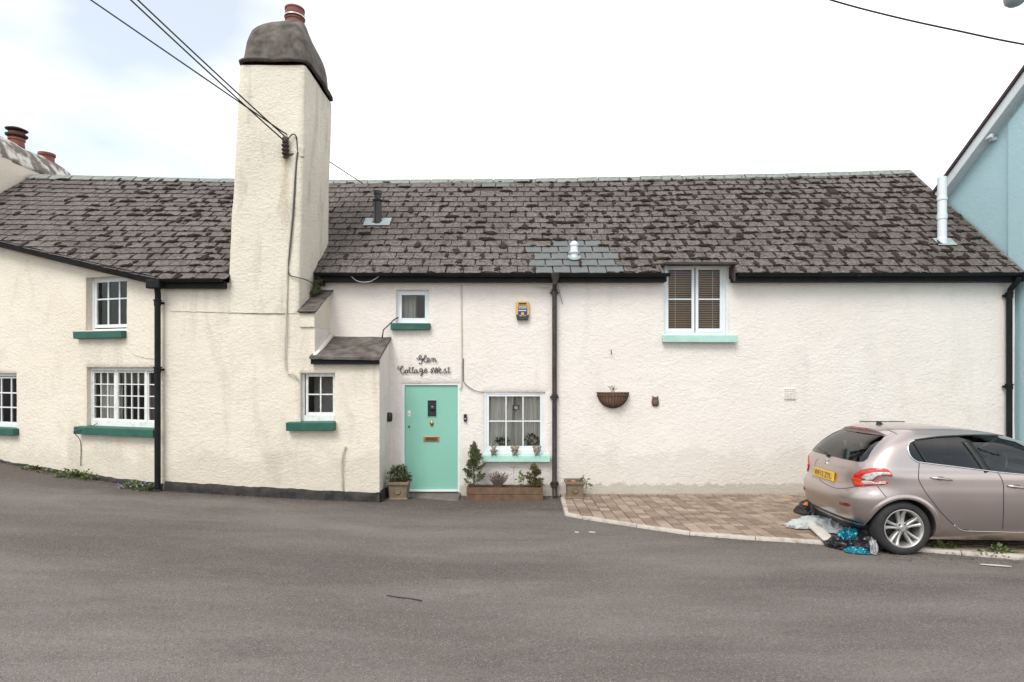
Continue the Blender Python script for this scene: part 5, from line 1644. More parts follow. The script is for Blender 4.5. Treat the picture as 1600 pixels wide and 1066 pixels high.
cable('conduit', [P(721,445,YM-.015), P(721,470,YM-.018), P(721.5,520,YM-.018), P(721.5,575,YM-.018), P(721,603,YM-.018), P(717.5,608,YM-.018)], .010, 'conduit', 'white painted conduit down the wall above right of mint door', 'conduit')
cable('cable', [P(724,560,YM-.015), P(724,592,YM-.018), P(727,600,YM-.02), P(737,608,YM-.02), P(747,612,YM-.02), P(757,613,YM-.018)], .006, 'cable', 'thin grey cable curving across to the six-pane window head', 'cable')
cable('cable', [P(548,431,9.98), P(556,438,10.0), P(566,441,10.0), P(578,440,10.0), P(586,436,10.0), P(592,432,9.98)], .008, 'cablewhite', 'loose pale cable looping below gutter beside chimney', 'cable')
cable('cable', [P(834,440,10.12), P(839,447,10.14), P(848,448,10.12), P(860,446,10.1)], .007, 'cablewhite', 'short pale cable looping beside the hopper of black downpipe', 'cable')
cable('cable', [P(872,446,YM-.03), P(875,460,YM-.02), P(879,475,YM-.02)], .004, 'cable', 'hair-thin cable hanging right of the hopper', 'cable')
cable('conduit', [P(536,768,YB-.02), P(535,760,YB-.03), P(533.5,735,YB-.04), P(535,712,YB-.035), P(540,697,YB-.02)], .014, 'conduit', 'bent pale conduit stub rising from the bay plinth', 'conduit')
def PW_(px, py, off=-.02):
    u, y = U(px, MW); p = MW @ Vector((u, off, 0)); p.z = Z_(py, y); return p
cable('cable', [PW_(148,662,.05), PW_(144,667,-.04), PW_(137,671,-.14), PW_(128,674,-.14), PW_(127.5,690,-.02), PW_(128,728,-.02)], .006, 'cable', 'thin dark cable from many-paned window down the cream wing wall', 'cable')
for (pts, nm) in (([PW_(120,480,-.012), PW_(121,510,-.012), PW_(124,535,-.012)], 0),):
    pass
# hairline crack under the stack
mb = MB(); pts = []
for k in range(26):
    px = 266+(446-266)*k/25; pts.append(P(px, 486.5+4.5*k/25+1.2*noise.noise(Vector((k*.7,0,0))), YB-.012))
mb.tube(pts, [.002+.004*abs(noise.noise(Vector((k*.6,3,1)))) for k in range(26)], 4); mb.build('render_crack', M_['rustblack'], cot)
mb = MB(); pts = []
for k in range(16):
    px = 208+(248-208)*k/15; pts.append(PW_(px, 552+10*math.sqrt(k/15)+1.2*noise.noise(Vector((k*.7,4,0))), -.008))
mb.tube(pts, .004, 4); mb.build('render_crack', M_['conduit'], wing)
# bracket with porcelain insulators on the chimney
ic = P(446, 228, YB-.08)
ib = empty('insulator_bracket', ic, 'brown stacked insulator bracket fixed to chimney front', 'insulator')
mb = MB(); mb.lathe([(.03,-.20),(.05,-.19),(.025,-.165),(.055,-.14),(.06,-.12),(.035,-.10),(.06,-.075),(.062,-.055),(.035,-.035),(.06,-.01),(.062,.01),(.035,.03),(.05,.045),(.05,.12),(.04,.14),(.01,.145)], 16, Matrix.Translation(ic)); mb.build('insulator', M_['porcelain'], ib, True, 50)
mb = MB(); mb.tube([ic+Vector((0,0,-.12)), ic+Vector((.04,.03,-.14)), ic+Vector((.12,.07,-.10)), ic+Vector((.20,.09,-.10))], .014, 6); mb.build('bracket_arm', M_['rust'], ib, True)
mb = MB(); mb.box(-.05,.05,-.02,.03,-.10,.06, Matrix.Translation(P(470,236,YB-.01))); mb.build('junction_box', M_['conduit'], ib, bevel=.008)
mb = MB(); mb.tube(catmull([P(448,222,YF-.04), P(452,215,YF-.05), P(457,210,YF-.04), P(462,212,YF-.02), P(464,222,YF), P(465,240,YF)], 6), .010, 6); mb.build('service_loop', M_['wire'], ib, True)
# stain streak under it is left to the render; overhead wires
def wire(p0, p1, r, label, sag=.12):
    pts = []
    for k in range(25):
        t = k/24; p = p0.lerp(p1, t); p.z -= sag*4*t*(1-t); pts.append(p)
    mb = MB(); mb.tube(pts, r, 6); tag(mb.build('overhead_wire', M_['wire'], None, True), label, 'wire')
def ext(a_, b_, k):          # carry the picture line a->b on by factor k
    return a_[0]+(b_[0]-a_[0])*k, a_[1]+(b_[1]-a_[1])*k
for (a_, b_, r_, lab, Yn) in (((446,214),(221.5,0),.011,'upper of the two thick overhead wires meeting at the chimney insulator',6.0),
                          ((445,221),(210.5,0),.011,'lower of the two thick overhead wires meeting at the chimney insulator',6.0),):
    q = ext(a_, b_, 2.6); wire(P(a_[0], a_[1], YB-.09), P(q[0], q[1], Yn), r_, lab, .05)
q = ext((452,215),(142,-1), 2.4); q0 = P(q[0], q[1], 7.0); q1 = P(567, 287, 12.6)
qm = P(440, 205, 9.2)
mb = MB(); mb.tube([q0, q0.lerp(qm,.5)+Vector((0,0,-.02)), qm, P(500,243,10.9), q1], .011, 6); tag(mb.build('overhead_wire', M_['wire'], None, True), 'thin overhead wire passing in front of chimney to the ridge', 'wire')
a_ = [P(1050,-95,8.2), P(1180,-40,8.15), P(1298,0,8.1), P(1400,27,8.05), P(1500,49,8.0), P(1600,69.5,7.95), P(1800,103,7.9)]
mb = MB(); mb.tube(catmull(a_, 5), .012, 6); tag(mb.build('overhead_wire', M_['wire'], None, True), 'single dark overhead wire sloping down towards the blue house', 'wire')

# ------------------------------------------------------------------ weeds and litter
def weed(x_, y_, n, size, label, seed, flower=False, tall=.12):
    z_ = ground(x_, y_)
    rt = empty('weed', (x_, y_, z_), label, 'weed', 'weeds along the foot of the walls')
    rn = random.Random(seed); mb = MB()
    for k in range(n):
        r_ = rn.random()**.6*size; a_ = rn.uniform(0, 6.28)
        p = Vector((x_+r_*math.cos(a_)*1.6, y_+r_*math.sin(a_)*.5, z_+rn.uniform(0,tall)*(1-r_/size*.7)))
        d = Vector((math.cos(a_)*.8, math.sin(a_)*.5-.2, rn.uniform(.1,1))).normalized(); s = d.cross(Vector((rn.uniform(-1,1),rn.uniform(-1,1),1))).normalized(); L = rn.uniform(.03,.075)
        mb.add([p, p+d*L*.5+s*L*.28, p+d*L, p+d*L*.5-s*L*.28], [(0,1,2,3)])
    mb.build('foliage', M_['weed'], rt)
    if flower:
        q = MB()
        for k in range(26):
            p = Vector((x_+rn.uniform(-1,1)*size*1.5, y_+rn.uniform(-.12,.02), z_+rn.uniform(.03,.14)))
            for m in range(2):
                d = Vector((rn.uniform(-1,1),rn.uniform(-1,0),rn.uniform(-1,1))).normalized(); s = d.cross(Vector((0,1,.2))).normalized(); q.add([p, p+d*.012+s*.01, p+d*.024, p+d*.012-s*.01], [(0,1,2,3)])
        q.build('flower', M_['purple'], rt)
def foot(px, off):
    u, y = U(px, MW); p = MW @ Vector((u, off, 0)); return p.x, p.y
for k, (px, n, s, off, lab, fl, tall) in enumerate(((55,60,.12,-.1,'flat patch of small weeds at the far left foot of cream wing wall',False,.06),
        (85,60,.12,-.1,'sparse low weeds left of the bushiest clump below wing cable',False,.06),
        (122,190,.16,-.14,'bushiest green weed clump below the cable on wing wall',False,.15),
        (148,70,.08,-.12,'upright broad-leaved weed just right of the bushiest clump',False,.2),
        (228,170,.17,-.16,'purple-flowered weed clump at the foot of left downpipe',True,.13),
        (246,60,.09,-.18,'low weeds spreading round the base of left downpipe',False,.07))):
    x_, y_ = foot(px, off); weed(x_, y_, n, s, lab, k+30, fl, tall)
for k, (px, py, n, s, lab) in enumerate(((1475,861,60,.09,'small weed tuft on kerb behind the car rear wheel'),(1560,868,110,.13,'larger weed tuft along the kerb below the car sill'),(874,768,40,.06,'dark weeds at the foot of the middle downpipe'))):
    p = px_ground(px, py); weed(p.x, p.y, n, s, lab, k+50)
# leaf litter gathered in the gutter line along walls and kerb
rn = random.Random(77); mb = MB()
def litter(x_, y_, n, sx, sy):
    for k in range(n):
        p = Vector((x_+rn.gauss(0,sx), y_+rn.gauss(0,sy), 0)); p.z = ground(p.x, p.y)+.012
        d = Vector((rn.uniform(-1,1), rn.uniform(-1,1), rn.uniform(-.1,.25))).normalized(); s = d.cross(Vector((0,0,1))).normalized(); L = rn.uniform(.01,.035)
        mb.add([p, p+d*L*.5+s*L*.25, p+d*L, p+d*L*.5-s*L*.25], [(0,1,2,3)])
for px in range(-10, 250, 6):
    x_, y_ = foot(px, -.12); litter(x_, y_, 14, .08, .05)
for px in range(268, 595, 7): litter(X_(px, 9.33), 9.31, 7, .1, .03)
for px in range(600, 880, 6): p = px_ground(px, 795); litter(p.x, p.y, 10, .1, .08)
for i in range(len(path)-1):
    q = kerb_pt(i, .11, 0); litter(q.x, q.y, 26, .14, .03)
for k in range(500):
    p = px_ground(rn.uniform(1370,1640), rn.uniform(862,882)); litter(p.x, p.y, 1, .01, .01)
tag(mb.build('leaf_litter', M_['litter'], None), 'dry leaf litter gathered along walls and kerb', 'litter', kind='stuff')
cable('twig', [px_ground(604,930,.008), px_ground(622,933,.012), px_ground(640,935,.008), px_ground(659,938.5,.01)], .006, 'rustblack', 'thin dark twig lying on the road below the doorstep', 'twig')
# white scraps on the road
M_['scrap'] = simple('pale_scrap', (.55,.52,.48), None, rough=.8)
for (px, py, L, lab) in ((901,832,.055,'small pale paper scrap on the road below the forecourt kerb'),(925,832,.085,'longest pale paper scrap on the road below forecourt kerb'),(1556,884,.28,'long pale paint flake on the road below the car sill')):
    p = px_ground(px, py, .006); mb = MB(); n = 9; V = []; Fc = []
    for i in range(n): 
        t = i/(n-1)-.5
        for s in (-1, 1): V.append((p.x+t*L, p.y-.25*t*L+s*(.014*(1-3.5*t*t)+.004)+.01*noise.noise(Vector((i*1.3,px,0))), p.z+.006+.006*noise.noise(Vector((i,s,px)))))
    for i in range(n-1): Fc.append((2*i, 2*i+2, 2*i+3, 2*i+1))
    mb.add(V, Fc); o = mb.build('paper_scrap', M_['scrap'], None); tag(o, lab, 'scrap')
    sm = o.modifiers.new('s', 'SOLIDIFY'); sm.thickness = .004

# ------------------------------------------------------------------ parked hatchback
CGZ = ground(4.54, 6.66)
CXA, CYC = 4.545, 7.43
ROLL = -.030
CARM = Matrix.Translation((CXA, CYC, (ground(4.54,6.7)+ground(4.54,8.3))/2)) @ Matrix.Rotation(R(-3), 4, 'Z') @ Matrix.Rotation(ROLL, 4, 'X')
car = empty('parked_car', (0,0,0), 'rose-beige metallic five-door hatchback parked half on the forecourt kerb', 'car', M=CARM)
def carpaint():
    q = NT('rose_beige_metallic')
    fl = q.noise(900, 1)
    q.col(q.mix(q.ramp(fl, .4, .62), (.43,.362,.345), (.53,.458,.438)))
    q.set(Roughness=.3, Metallic=.85)
    q.b.inputs['Coat Weight'].default_value = .7; q.b.inputs['Coat Roughness'].default_value = .04
    d = q.noise(2.0, 5); rr = q.n('ShaderNodeMapRange'); q.l(d, rr.inputs[0]); rr.inputs[3].default_value = .24; rr.inputs[4].default_value = .36; q.l(rr.outputs[0], q.b.inputs['Roughness'])
    return q.m
M_['paint'] = carpaint()
M_['trim'] = simple('black_car_trim', (.012,.012,.012), (.02,.02,.02), 9, .45)
M_['inner'] = simple('car_interior', (.03,.03,.032), None, rough=.8)
M_['seatgrey'] = simple('seat_fabric', (.09,.085,.085), (.06,.058,.058), 30, .9)
M_['tyre'] = simple('tyre_rubber', (.016,.016,.017), (.03,.028,.027), 8, .8, bump=.2)
M_['alloy'] = simple('alloy_silver', (.56,.545,.53), (.50,.49,.475), 5, .33, .75)
M_['alloydark'] = simple('dark_brake', (.03,.03,.03), None, rough=.6)  # even dark colour of brake discs and wheel bolts
M_['chrome'] = simple('chrome', (.75,.75,.76), None, rough=.12, metal=1.)
M_['redlens'] = simple('red_lens', (.55,.02,.015), (.45,.015,.01), 20, .12); M_['redlens'].node_tree.nodes['Principled BSDF'].inputs['Coat Weight'].default_value = 1.
M_['orangelens'] = simple('orange_red_lens', (.62,.06,.015), (.5,.03,.01), 30, .12)
M_['clearlens'] = simple('clear_lens', (.60,.59,.58), (.30,.29,.29), 25, .12)
M_['plate'] = simple('yellow_plate', (.72,.42,.03), None, rough=.35)
M_['reflector'] = simple('reflector_red', (.20,.02,.02), None, rough=.2)
LV = [ # z, rear x, front x, half width, p, q
 (.17,-.36,3.20,.74,10,2.6),(.22,-.43,3.27,.79,12,2.6),(.30,-.53,3.32,.828,12,2.6),(.40,-.59,3.34,.852,13,2.6),(.50,-.612,3.345,.863,13,2.6),(.58,-.618,3.34,.868,13,2.6),
 (.64,-.612,3.32,.870,13,2.6),(.68,-.596,3.30,.870,13,2.6),(.715,-.565,3.28,.870,13,2.6),(.75,-.545,3.25,.869,13,2.6),(.80,-.536,3.15,.866,13,2.6),(.85,-.532,3.0,.864,13,2.6),
 (.89,-.528,2.8,.862,13,2.6),(.93,-.52,2.55,.856,13,2.6),(.97,-.505,2.28,.842,13,2.7),(1.0,-.488,2.14,.826,13,2.8),(1.04,-.458,2.03,.810,13,2.8),(1.10,-.40,1.93,.787,13,2.8),
 (1.16,-.333,1.82,.763,13,2.8),(1.22,-.255,1.71,.737,13,2.8),(1.28,-.165,1.59,.707,12,2.8),(1.33,-.075,1.47,.675,11,2.7),(1.365,-.01,1.37,.645,10,2.6),(1.39,.03,1.27,.612,9,2.6),
 (1.41,.05,1.17,.572,8,2.5),(1.428,.09,1.06,.515,7,2.4),(1.442,.16,.94,.435,5,2.3),(1.451,.27,.82,.33,4,2.2),(1.457,.42,.70,.19,3,2.),(1.459,.52,.60,.06,2.5,2.)]
def car_shell(inset=0., z0=None, z1=None, N=176):
    V = []; Fc = []
    lv = np.array(LV)
    zz = [q[0] for q in LV if (z0 is None or q[0] >= z0) and (z1 is None or q[0] <= z1)]
    # denser levels by interpolation
    zs = []
    for a_, b_ in zip(zz[:-1], zz[1:]): zs += [a_, (a_+b_)/2]
    zs.append(zz[-1])
    for z in zs:
        xr_, xf_, W, p, q = [float(np.interp(z, lv[:,0], lv[:,k])) for k in range(1,6)]
        xr_ += .05*max(0, min(1, (1.3-z)/.3)); xr_ += inset*1.6; xf_ -= inset*2; W -= inset
        a_ = (xf_-xr_)/2; c = (xf_+xr_)/2
        th = np.linspace(0, 2*math.pi, 1600, endpoint=False)
        co, si = np.cos(th), np.sin(th)
        x = a_*np.sign(co)*np.abs(co)**(2/p); y = W*np.sign(si)*np.abs(si)**(2/q)
        dx = np.diff(np.append(x, x[0])); dy = np.diff(np.append(y, y[0])); L = np.concatenate([[0], np.cumsum(np.hypot(dx, dy))])
        s = np.linspace(0, L[-1], N, endpoint=False)
        X2 = np.interp(s, L, np.append(x, x[0])); Y2 = np.interp(s, L, np.append(y, y[0]))
        # shoulder crease on the flanks
        for i in range(N): V.append((c+X2[i], Y2[i], z))
    n = len(zs)
    for j in range(n-1):
        for i in range(N):
            a_ = j*N+i; b_ = j*N+(i+1) % N; Fc.append((a_, b_, b_+N, a_+N))
    Fc.append(tuple(range(N-1, -1, -1))); Fc.append(tuple(range((n-1)*N, n*N)))
    return V, Fc
V, Fc = car_shell()
mb = MB(); mb.add(V, Fc); base_me = mb.mesh('body', M_['paint'], True)
base_me.materials.append(M_['inner'])
bvh = BVHTree.FromPolygons([Vector(v) for v in V], Fc)
CI = CARM.inverted()
def cast(px, py):
    o = CI @ Vector((0,0,ZC)); d = (CI.to_3x3() @ Vector(((px-CX)/F, 1, -(py-HY)/F))).normalized()
    h = bvh.ray_cast(o, d)
    if h[0] is None:
        h = bvh.find_nearest(o+d*8.3); return h[0], h[1]
    return h[0], h[1]
def c3(x, y): return 1230+x/4.265, 640+y/4.265       # coordinates read off the enlarged crop
# openings: cabin cavity, side windows, rear and front screens
def cutter(V, Fc):
    q = MB(); q.add(V, Fc); me = q.mesh('cutter', M_['paint']); me.materials.append(M_['inner'])
    bm = bmesh.new(); bm.from_mesh(me); bmesh.ops.recalc_face_normals(bm, faces=bm.faces)
    for f_ in bm.faces: f_.material_index = 1
    bm.to_mesh(me); bm.free()
    return bpy.data.objects.new('cutter', me)
DLO = [(905,352),(865,343),(835,322),(815,290),(808,250),(822,218),(858,200),(1000,184),(1130,177),(1245,174),(1400,176)]
side = [cast(*c3(*q))[0] for q in DLO]
side = [(p.x, p.z) for p in side] + [(1.20,1.335),(1.36,1.295),(1.50,1.20),(1.64,1.08),(1.76,.965),(1.78,.915)]
side_lo = [cast(*c3(*q))[0] for q in ((1578,432),(1400,414),(1150,383))]
side += [(p.x, p.z) for p in side_lo]
def prism_y(poly, y0, y1):
    q = MB(); q.prism(poly, y0, y1); return q.v, q.f
def inset_poly(poly, d):
    n = len(poly); res = []
    cx_ = sum(p[0] for p in poly)/n; cz_ = sum(p[1] for p in poly)/n
    for i in range(n):
        a_, b_, c_ = Vector(poly[i-1]), Vector(poly[i]), Vector(poly[(i+1) % n])
        t = (c_-a_).normalized(); nn = Vector((-t.y, t.x))
        if nn.dot(Vector((cx_, cz_))-b_) < 0: nn = -nn
        res.append(tuple(b_+nn*d))
    return res
def rear_poly(w0, w1, z0, z1, n=6, r_=.05):
    return [(-w0+.06,z0),(w0-.06,z0),(w0-.015,z0+.012),(w0,z0+.05),(w1+.02,z1-.05),(w1-.03,z1-.008),(w1-.09,z1),(-w1+.09,z1),(-w1+.03,z1-.008),(-w1-.02,z1-.05),(-w0,z0+.05),(-w0+.015,z0+.012)]
rearp = rear_poly(.66, .54, 1.035, 1.345)
frontp = rear_poly(.70, .56, 1.0, 1.36)
def prism_x(poly, x0, x1):
    q = MB(); n = len(poly); q.v = [(x0,p[0],p[1]) for p in poly]+[(x1,p[0],p[1]) for p in poly]
    q.f = [tuple(range(n)), tuple(range(2*n-1,n-1,-1))]+[(i,i+n,(i+1)%n+n,(i+1)%n) for i in range(n)]
    return q.v, q.f
cuts = []
Vc, Fcc = car_shell(.055, .64, 1.41, 96); cuts.append(cutter(Vc, Fcc))
cuts.append(cutter(*prism_y(side, -1.1, -.5))); cuts.append(cutter(*prism_y(side, .5, 1.1)))
cuts.append(cutter(*prism_x(rearp, -.75, .35))); cuts.append(cutter(*prism_x(frontp, 1.0, 2.6)))
WR, WBX = .307, 2.538
for xw in (0, WBX):
    for (y0, y1) in ((-1.1,-.58),(.58,1.1)):
        poly = [(xw+.352*math.cos(2*math.pi*k/48), .30+.352*math.sin(2*math.pi*k/48)) for k in range(48)]
        cuts.append(cutter(*prism_y(poly, y0, y1)))
body = bpy.data.objects.new('body', base_me); COL.objects.link(body)
for c in cuts:
    COL.objects.link(c)
    m = body.modifiers.new('b', 'BOOLEAN'); m.operation = 'DIFFERENCE'; m.solver = 'EXACT'; m.object = c
bpy.context.view_layer.update()
me = bpy.data.meshes.new_from_object(body.evaluated_get(bpy.context.evaluated_depsgraph_get()))
for c in cuts: bpy.data.objects.remove(c)
bpy.data.objects.remove(body)
me.name = 'body'
me.polygons.foreach_set('use_smooth', [True]*len(me.polygons)); me.set_sharp_from_angle(angle=R(38))
obj('body', me, car, True)
# surface-following patches
def patch_pts(fn, poly, step, off):
    """triangulate a 2D polygon on a fine grid, drop it on the body with fn(u,v)->(co,normal)"""
    bm = bmesh.new()
    vs = [bm.verts.new((p[0], p[1], 0)) for p in poly]
    f_ = bm.faces.new(vs)
    xs_ = [p[0] for p in poly]; ys_ = [p[1] for p in poly]
    for k in np.arange(min(xs_)+step, max(xs_), step): bmesh.ops.bisect_plane(bm, geom=bm.verts[:]+bm.edges[:]+bm.faces[:], plane_co=(k,0,0), plane_no=(1,0,0))
    for k in np.arange(min(ys_)+step, max(ys_), step): bmesh.ops.bisect_plane(bm, geom=bm.verts[:]+bm.edges[:]+bm.faces[:], plane_co=(0,k,0), plane_no=(0,1,0))
    bmesh.ops.triangulate(bm, faces=[f for f in bm.faces if len(f.verts) > 4])
    bm.verts.index_update()
    V = []
    for v in bm.verts:
        co, n = fn(v.co.x, v.co.y)
        V.append(co+n*off)
    Fc = [tuple(v.index for v in f.verts) for f in bm.faces]
    bm.free()
    co, n = fn(sum(p[0] for p in poly)/len(poly), sum(p[1] for p in poly)/len(poly))
    tot = Vector()
    for f in Fc: tot += (V[f[1]]-V[f[0]]).cross(V[f[2]]-V[f[0]])
    if tot.dot(n) < 0: Fc = [tuple(reversed(f)) for f in Fc]
    return V, Fc
def fix_normals(me):
    bm = bmesh.new(); bm.from_mesh(me); bmesh.ops.recalc_face_normals(bm, faces=bm.faces); bm.to_mesh(me); bm.free()
def patch(name, fn, poly, step, off, mat, parent=car, mirror=False, thick=.004, smooth=True):
    V, Fc = patch_pts(fn, poly, step, off)
    for s in ((1, -1) if mirror else (1,)):
        q = MB(); q.add([(v[0], v[1]*s, v[2]) for v in V], Fc if s > 0 else [tuple(reversed(f)) for f in Fc]); me = q.mesh(name, M_[mat], smooth)
        o = obj(name, me, parent, True)
        if thick:
            m = o.modifiers.new('t', 'SOLIDIFY'); m.thickness = thick; m.offset = 0
    return o
def fn_px(u, v): return cast(u, v)
def fn_side(x, z):
    h = bvh.ray_cast(Vector((x, -2, z)), Vector((0,1,0)))
    return (h[0], h[1]) if h[0] is not None else (Vector((x,-.6,z)), Vector((0,-1,0)))
def fn_rear(y, z):
    h = bvh.ray_cast(Vector((-2, y, z)), Vector((1,0,0)))
    return (h[0], h[1]) if h[0] is not None else (Vector((0,y,z)), Vector((-1,0,0)))
def fn_front(y, z):
    h = bvh.ray_cast(Vector((5, y, z)), Vector((-1,0,0)))
    return (h[0], h[1]) if h[0] is not None else (Vector((2,y,z)), Vector((1,0,0)))
def grow(poly, d): return inset_poly(poly, -d)
# side glass split by pillars: quarter light, rear door, front door
def clipx(poly, a_, b_):
    p = clip_poly(poly, 1, 0, a_); return clip_poly(p, -1, 0, -b_)
B1 = cast(*c3(1290,300))[0].x; Q1 = cast(*c3(885,260))[0].x
for (a_, b_, mt, nm) in ((-1, Q1, 'carglass', 'quarter_glass'), (Q1, B1, 'carglass', 'rear_door_glass'), (B1, 3, 'carglassclear', 'front_door_glass')):
    patch(nm, fn_side, clipx(grow(side, .004), a_, b_), .06, -.006, mt, mirror=True, thick=0)
patch('rear_screen', fn_rear, grow(rearp, .006), .06, -.004, 'carglass', thick=0)
patch('windscreen', fn_front, grow(frontp, .006), .06, -.004, 'carglassclear', thick=0)
# pillars and trims (ribbons along a line)
def ribbon(name, fn, line, w, off, mat, mirror=False, thick=.003, sub=5, parent=car, taper=False):
    pts = [Vector((p[0], p[1], 0)) for p in line]
    pts = catmull(pts, sub) if len(pts) > 2 else [pts[0].lerp(pts[1], k/8) for k in range(9)]
    co = [fn(p.x, p.y) for p in pts]
    V = []
    for i, (c, n) in enumerate(co):
        t = (co[min(i+1, len(co)-1)][0]-co[max(i-1, 0)][0]).normalized(); s = t.cross(n).normalized()
        k = w/2
        V += [c+n*off+s*k, c+n*off-s*k]
    Fc = [(2*i, 2*i+1, 2*i+3, 2*i+2) for i in range(len(co)-1)]
    for sg_ in ((1,-1) if mirror else (1,)):
        q = MB(); q.add([(v[0], v[1]*sg_, v[2]) for v in V], Fc); o = obj(name, q.mesh(name, M_[mat], True), parent, True)
        if thick:
            m = o.modifiers.new('t', 'SOLIDIFY'); m.thickness = thick; m.offset = 0
def L3(*pts): return [c3(*p) for p in pts]
ribbon('pillar_trim', fn_side, [(B1+.02, .965), (B1-.05, 1.15), (B1-.115, 1.305)], .085, .003, 'trim', True)
ribbon('pillar_trim', fn_side, [(Q1+.035, 1.06), (Q1-.0, 1.15), (Q1-.045, 1.285)], .02, .003, 'trim', True)
ribbon('window_chrome', fn_px, L3((1700,445),(1578,434),(1400,417),(1150,385),(905,355),(862,345),(832,324),(812,292),(804,250),(816,220),(850,204)), .014, .005, 'chrome', True)
ribbon('window_seal', fn_px, L3((850,203),(1000,183),(1130,175),(1245,171),(1400,172),(1578,185),(1700,203)), .016, .004, 'trim', True)
for ln in (L3((880,358),(876,420),(878,470),(915,540),(960,602),(1030,690),(1105,765),(1150,795),(1210,805)),
           L3((1402,420),(1425,455),(1440,500),(1442,600),(1440,700),(1436,795)),
           L3((610,342),(592,390)), L3((602,512),(640,560),(662,585)),
           L3((210,325),(190,350),(183,400),(198,440),(230,480),(290,512),(350,528),(430,520),(460,512))):
    ribbon('panel_gap', fn_px, ln, .008, .0012, 'trim', len(ln) != 9 or ln[0][1] > 718, 0)
ribbon('sill_strip', fn_px, L3((1110,770),(1150,797),(1210,810),(1400,815),(1578,820),(1800,826)), .010, .003, 'chrome', True)
ribbon('roof_gap', fn_px, L3((600,120),(660,135),(705,150),(733,166)), .008, .0012, 'trim', True, 0)
# arch lips
for xw in (0, WBX):
    line = [(xw+.372*math.cos(a_), .30+.372*math.sin(a_)) for a_ in np.linspace(R(-8), R(188), 22)]
    for ww, oo in ((.040, .006),):
        V = []; pts = line
        co = [fn_side(*p) for p in pts]
        q = MB(); V = []; Fc = []
        K = 5
        for i, ((c, n), a_) in enumerate(zip(co, np.linspace(R(-8), R(188), 22))):
            r_ = Vector((math.cos(a_), 0, math.sin(a_)))
            ctr = Vector((xw, 0, .30))
            for (rr, o_) in ((.350, -.03), (.351, .006), (.358, .011), (.385, .007), (.412, -.003)):
                cc, nn = fn_side(xw+rr*math.cos(a_), .30+rr*math.sin(a_))
                V.append(cc+Vector((0,-1,0))*o_)
        for i in range(len(co)-1):
            for k in range(K-1): Fc.append((i*K+k, i*K+k+1, (i+1)*K+k+1, (i+1)*K+k))
        for s in (1,-1):
            q = MB(); q.add([(v[0], v[1]*s, v[2]) for v in V], Fc); me = q.mesh('wheel_arch', M_['paint'], True); obj('wheel_arch', me, car, True)
# tail lamps
def tl(x, y): return 1265+x/11.43, 720+y/11.43
red = [tl(*p) for p in ((752,285),(800,240),(860,200),(960,155),(1080,138),(1200,134),(1330,140),(1400,165),(1450,215),(1482,265),(1465,288),(1380,278),(1260,278),(1200,300),(1145,345),(1150,375),(1250,372),(1380,368),(1402,385),(1385,412),(1300,432),(1150,445),(980,462),(815,470),(780,390))]
patch('tail_lamp', fn_px, red, 2.2, .006, 'redlens', mirror=True, thick=.012)
for (poly, mt, nm) in (([(770,300),(860,310),(930,330),(915,360),(960,440),(830,455),(795,390)], 'orangelens', 'stop_lamp'),
                   ([(930,305),(1000,240),(1150,208),(1300,205),(1430,215),(1452,252),(1330,252),(1225,262),(1170,300),(1120,338),(1040,345)], 'clearlens', 'indicator_lamp'),
                   ([(925,360),(1010,352),(1100,358),(1160,388),(1360,390),(1355,408),(1180,420),(970,422)], 'clearlens', 'reverse_lamp')):
    patch(nm, fn_px, [tl(*p) for p in poly], 2.2, .0145, mt, mirror=True, thick=.004)
# plate, badge, reflector, brake light, lower trim
pp = [cast(*c3(*q)) for q in ((282,442),)]
pc, pn = fn_rear(0.0, .80)
PMx = Matrix.Translation(pc+Vector((-.022,0,0))) @ Matrix.Rotation(R(-90), 4, 'Z') @ Matrix.Rotation(R(-4), 4, 'X')
mb = MB(); mb.box(-.255,.255,-.006,.02,-.056,.056); mb.build('number_plate', M_['plate'], car, local=True, bevel=.004, M=PMx)
obj('registration', text_mesh('WF12 ZYL', .098, 'trim', .0005), car, True, M=PMx @ Matrix.Translation((0,-.0075,0)) @ RX)
mb = MB(); mb.box(-.30,.30,.0,.03,-.085,-.06); mb.build('plate_recess_lip', M_['paint'], car, local=True, M=PMx)
bc_, bn_ = fn_rear(0, .955)
BMx = Matrix.Translation(bc_+Vector((-.006,0,0))) @ Matrix.Rotation(R(-90), 4, 'Z')
mb = MB()
for pts in ([(-.03,0,.04),(-.01,0,.05),(.02,0,.04),(.028,0,.025)], [(-.005,0,.045),(-.018,0,.01),(-.03,0,-.03)], [(-.02,0,.015),(.005,0,.0),(.012,0,-.04),(-.005,0,-.05)], [(.0,0,.01),(.028,0,.0),(.034,0,-.02)]):
    mb.tube(catmull(pts, 4), .006, 6)
mb.build('rear_badge', M_['chrome'], car, True, local=True, M=BMx)
for (y0, y1) in ((-.62,-.46),(.46,.62)):
    s = -1 if y0 < 0 else 1
    patch('bumper_reflector', fn_rear, [(y0,.52),(y0+.03,.545),(y1,.535),(y1,.505),(y0+.05,.50)], .04, .004, 'reflector', thick=.004)
sp_, sn_ = fn_rear(0, 1.375)
mb = MB(); V = []; Fc = []
for i in range(25):
    y = -.56+1.12*i/24; k = 1-(abs(y)/.60)**4
    e = (abs(y)/.6)**3; V += [(.20, y, 1.440-.085*e), (.08-.03*k, y, 1.432-.095*e), (.03-.06*k, y, 1.412-.10*e), (.035-.058*k, y, 1.392-.10*e), (.06-.03*k, y, 1.372-.09*e)]
for i in range(24):
    for k in range(4): Fc.append((i*5+k, i*5+k+1, i*5+k+6, i*5+k+5))
mb.add(V, Fc); mb.build('spoiler', M_['paint'], car, True, 60, local=True)
mb = MB(); mb.box(-.036,-.02,-.155,.155,1.393,1.412); mb.build('high_brake_lamp', M_['redlens'], car, local=True, bevel=.004)
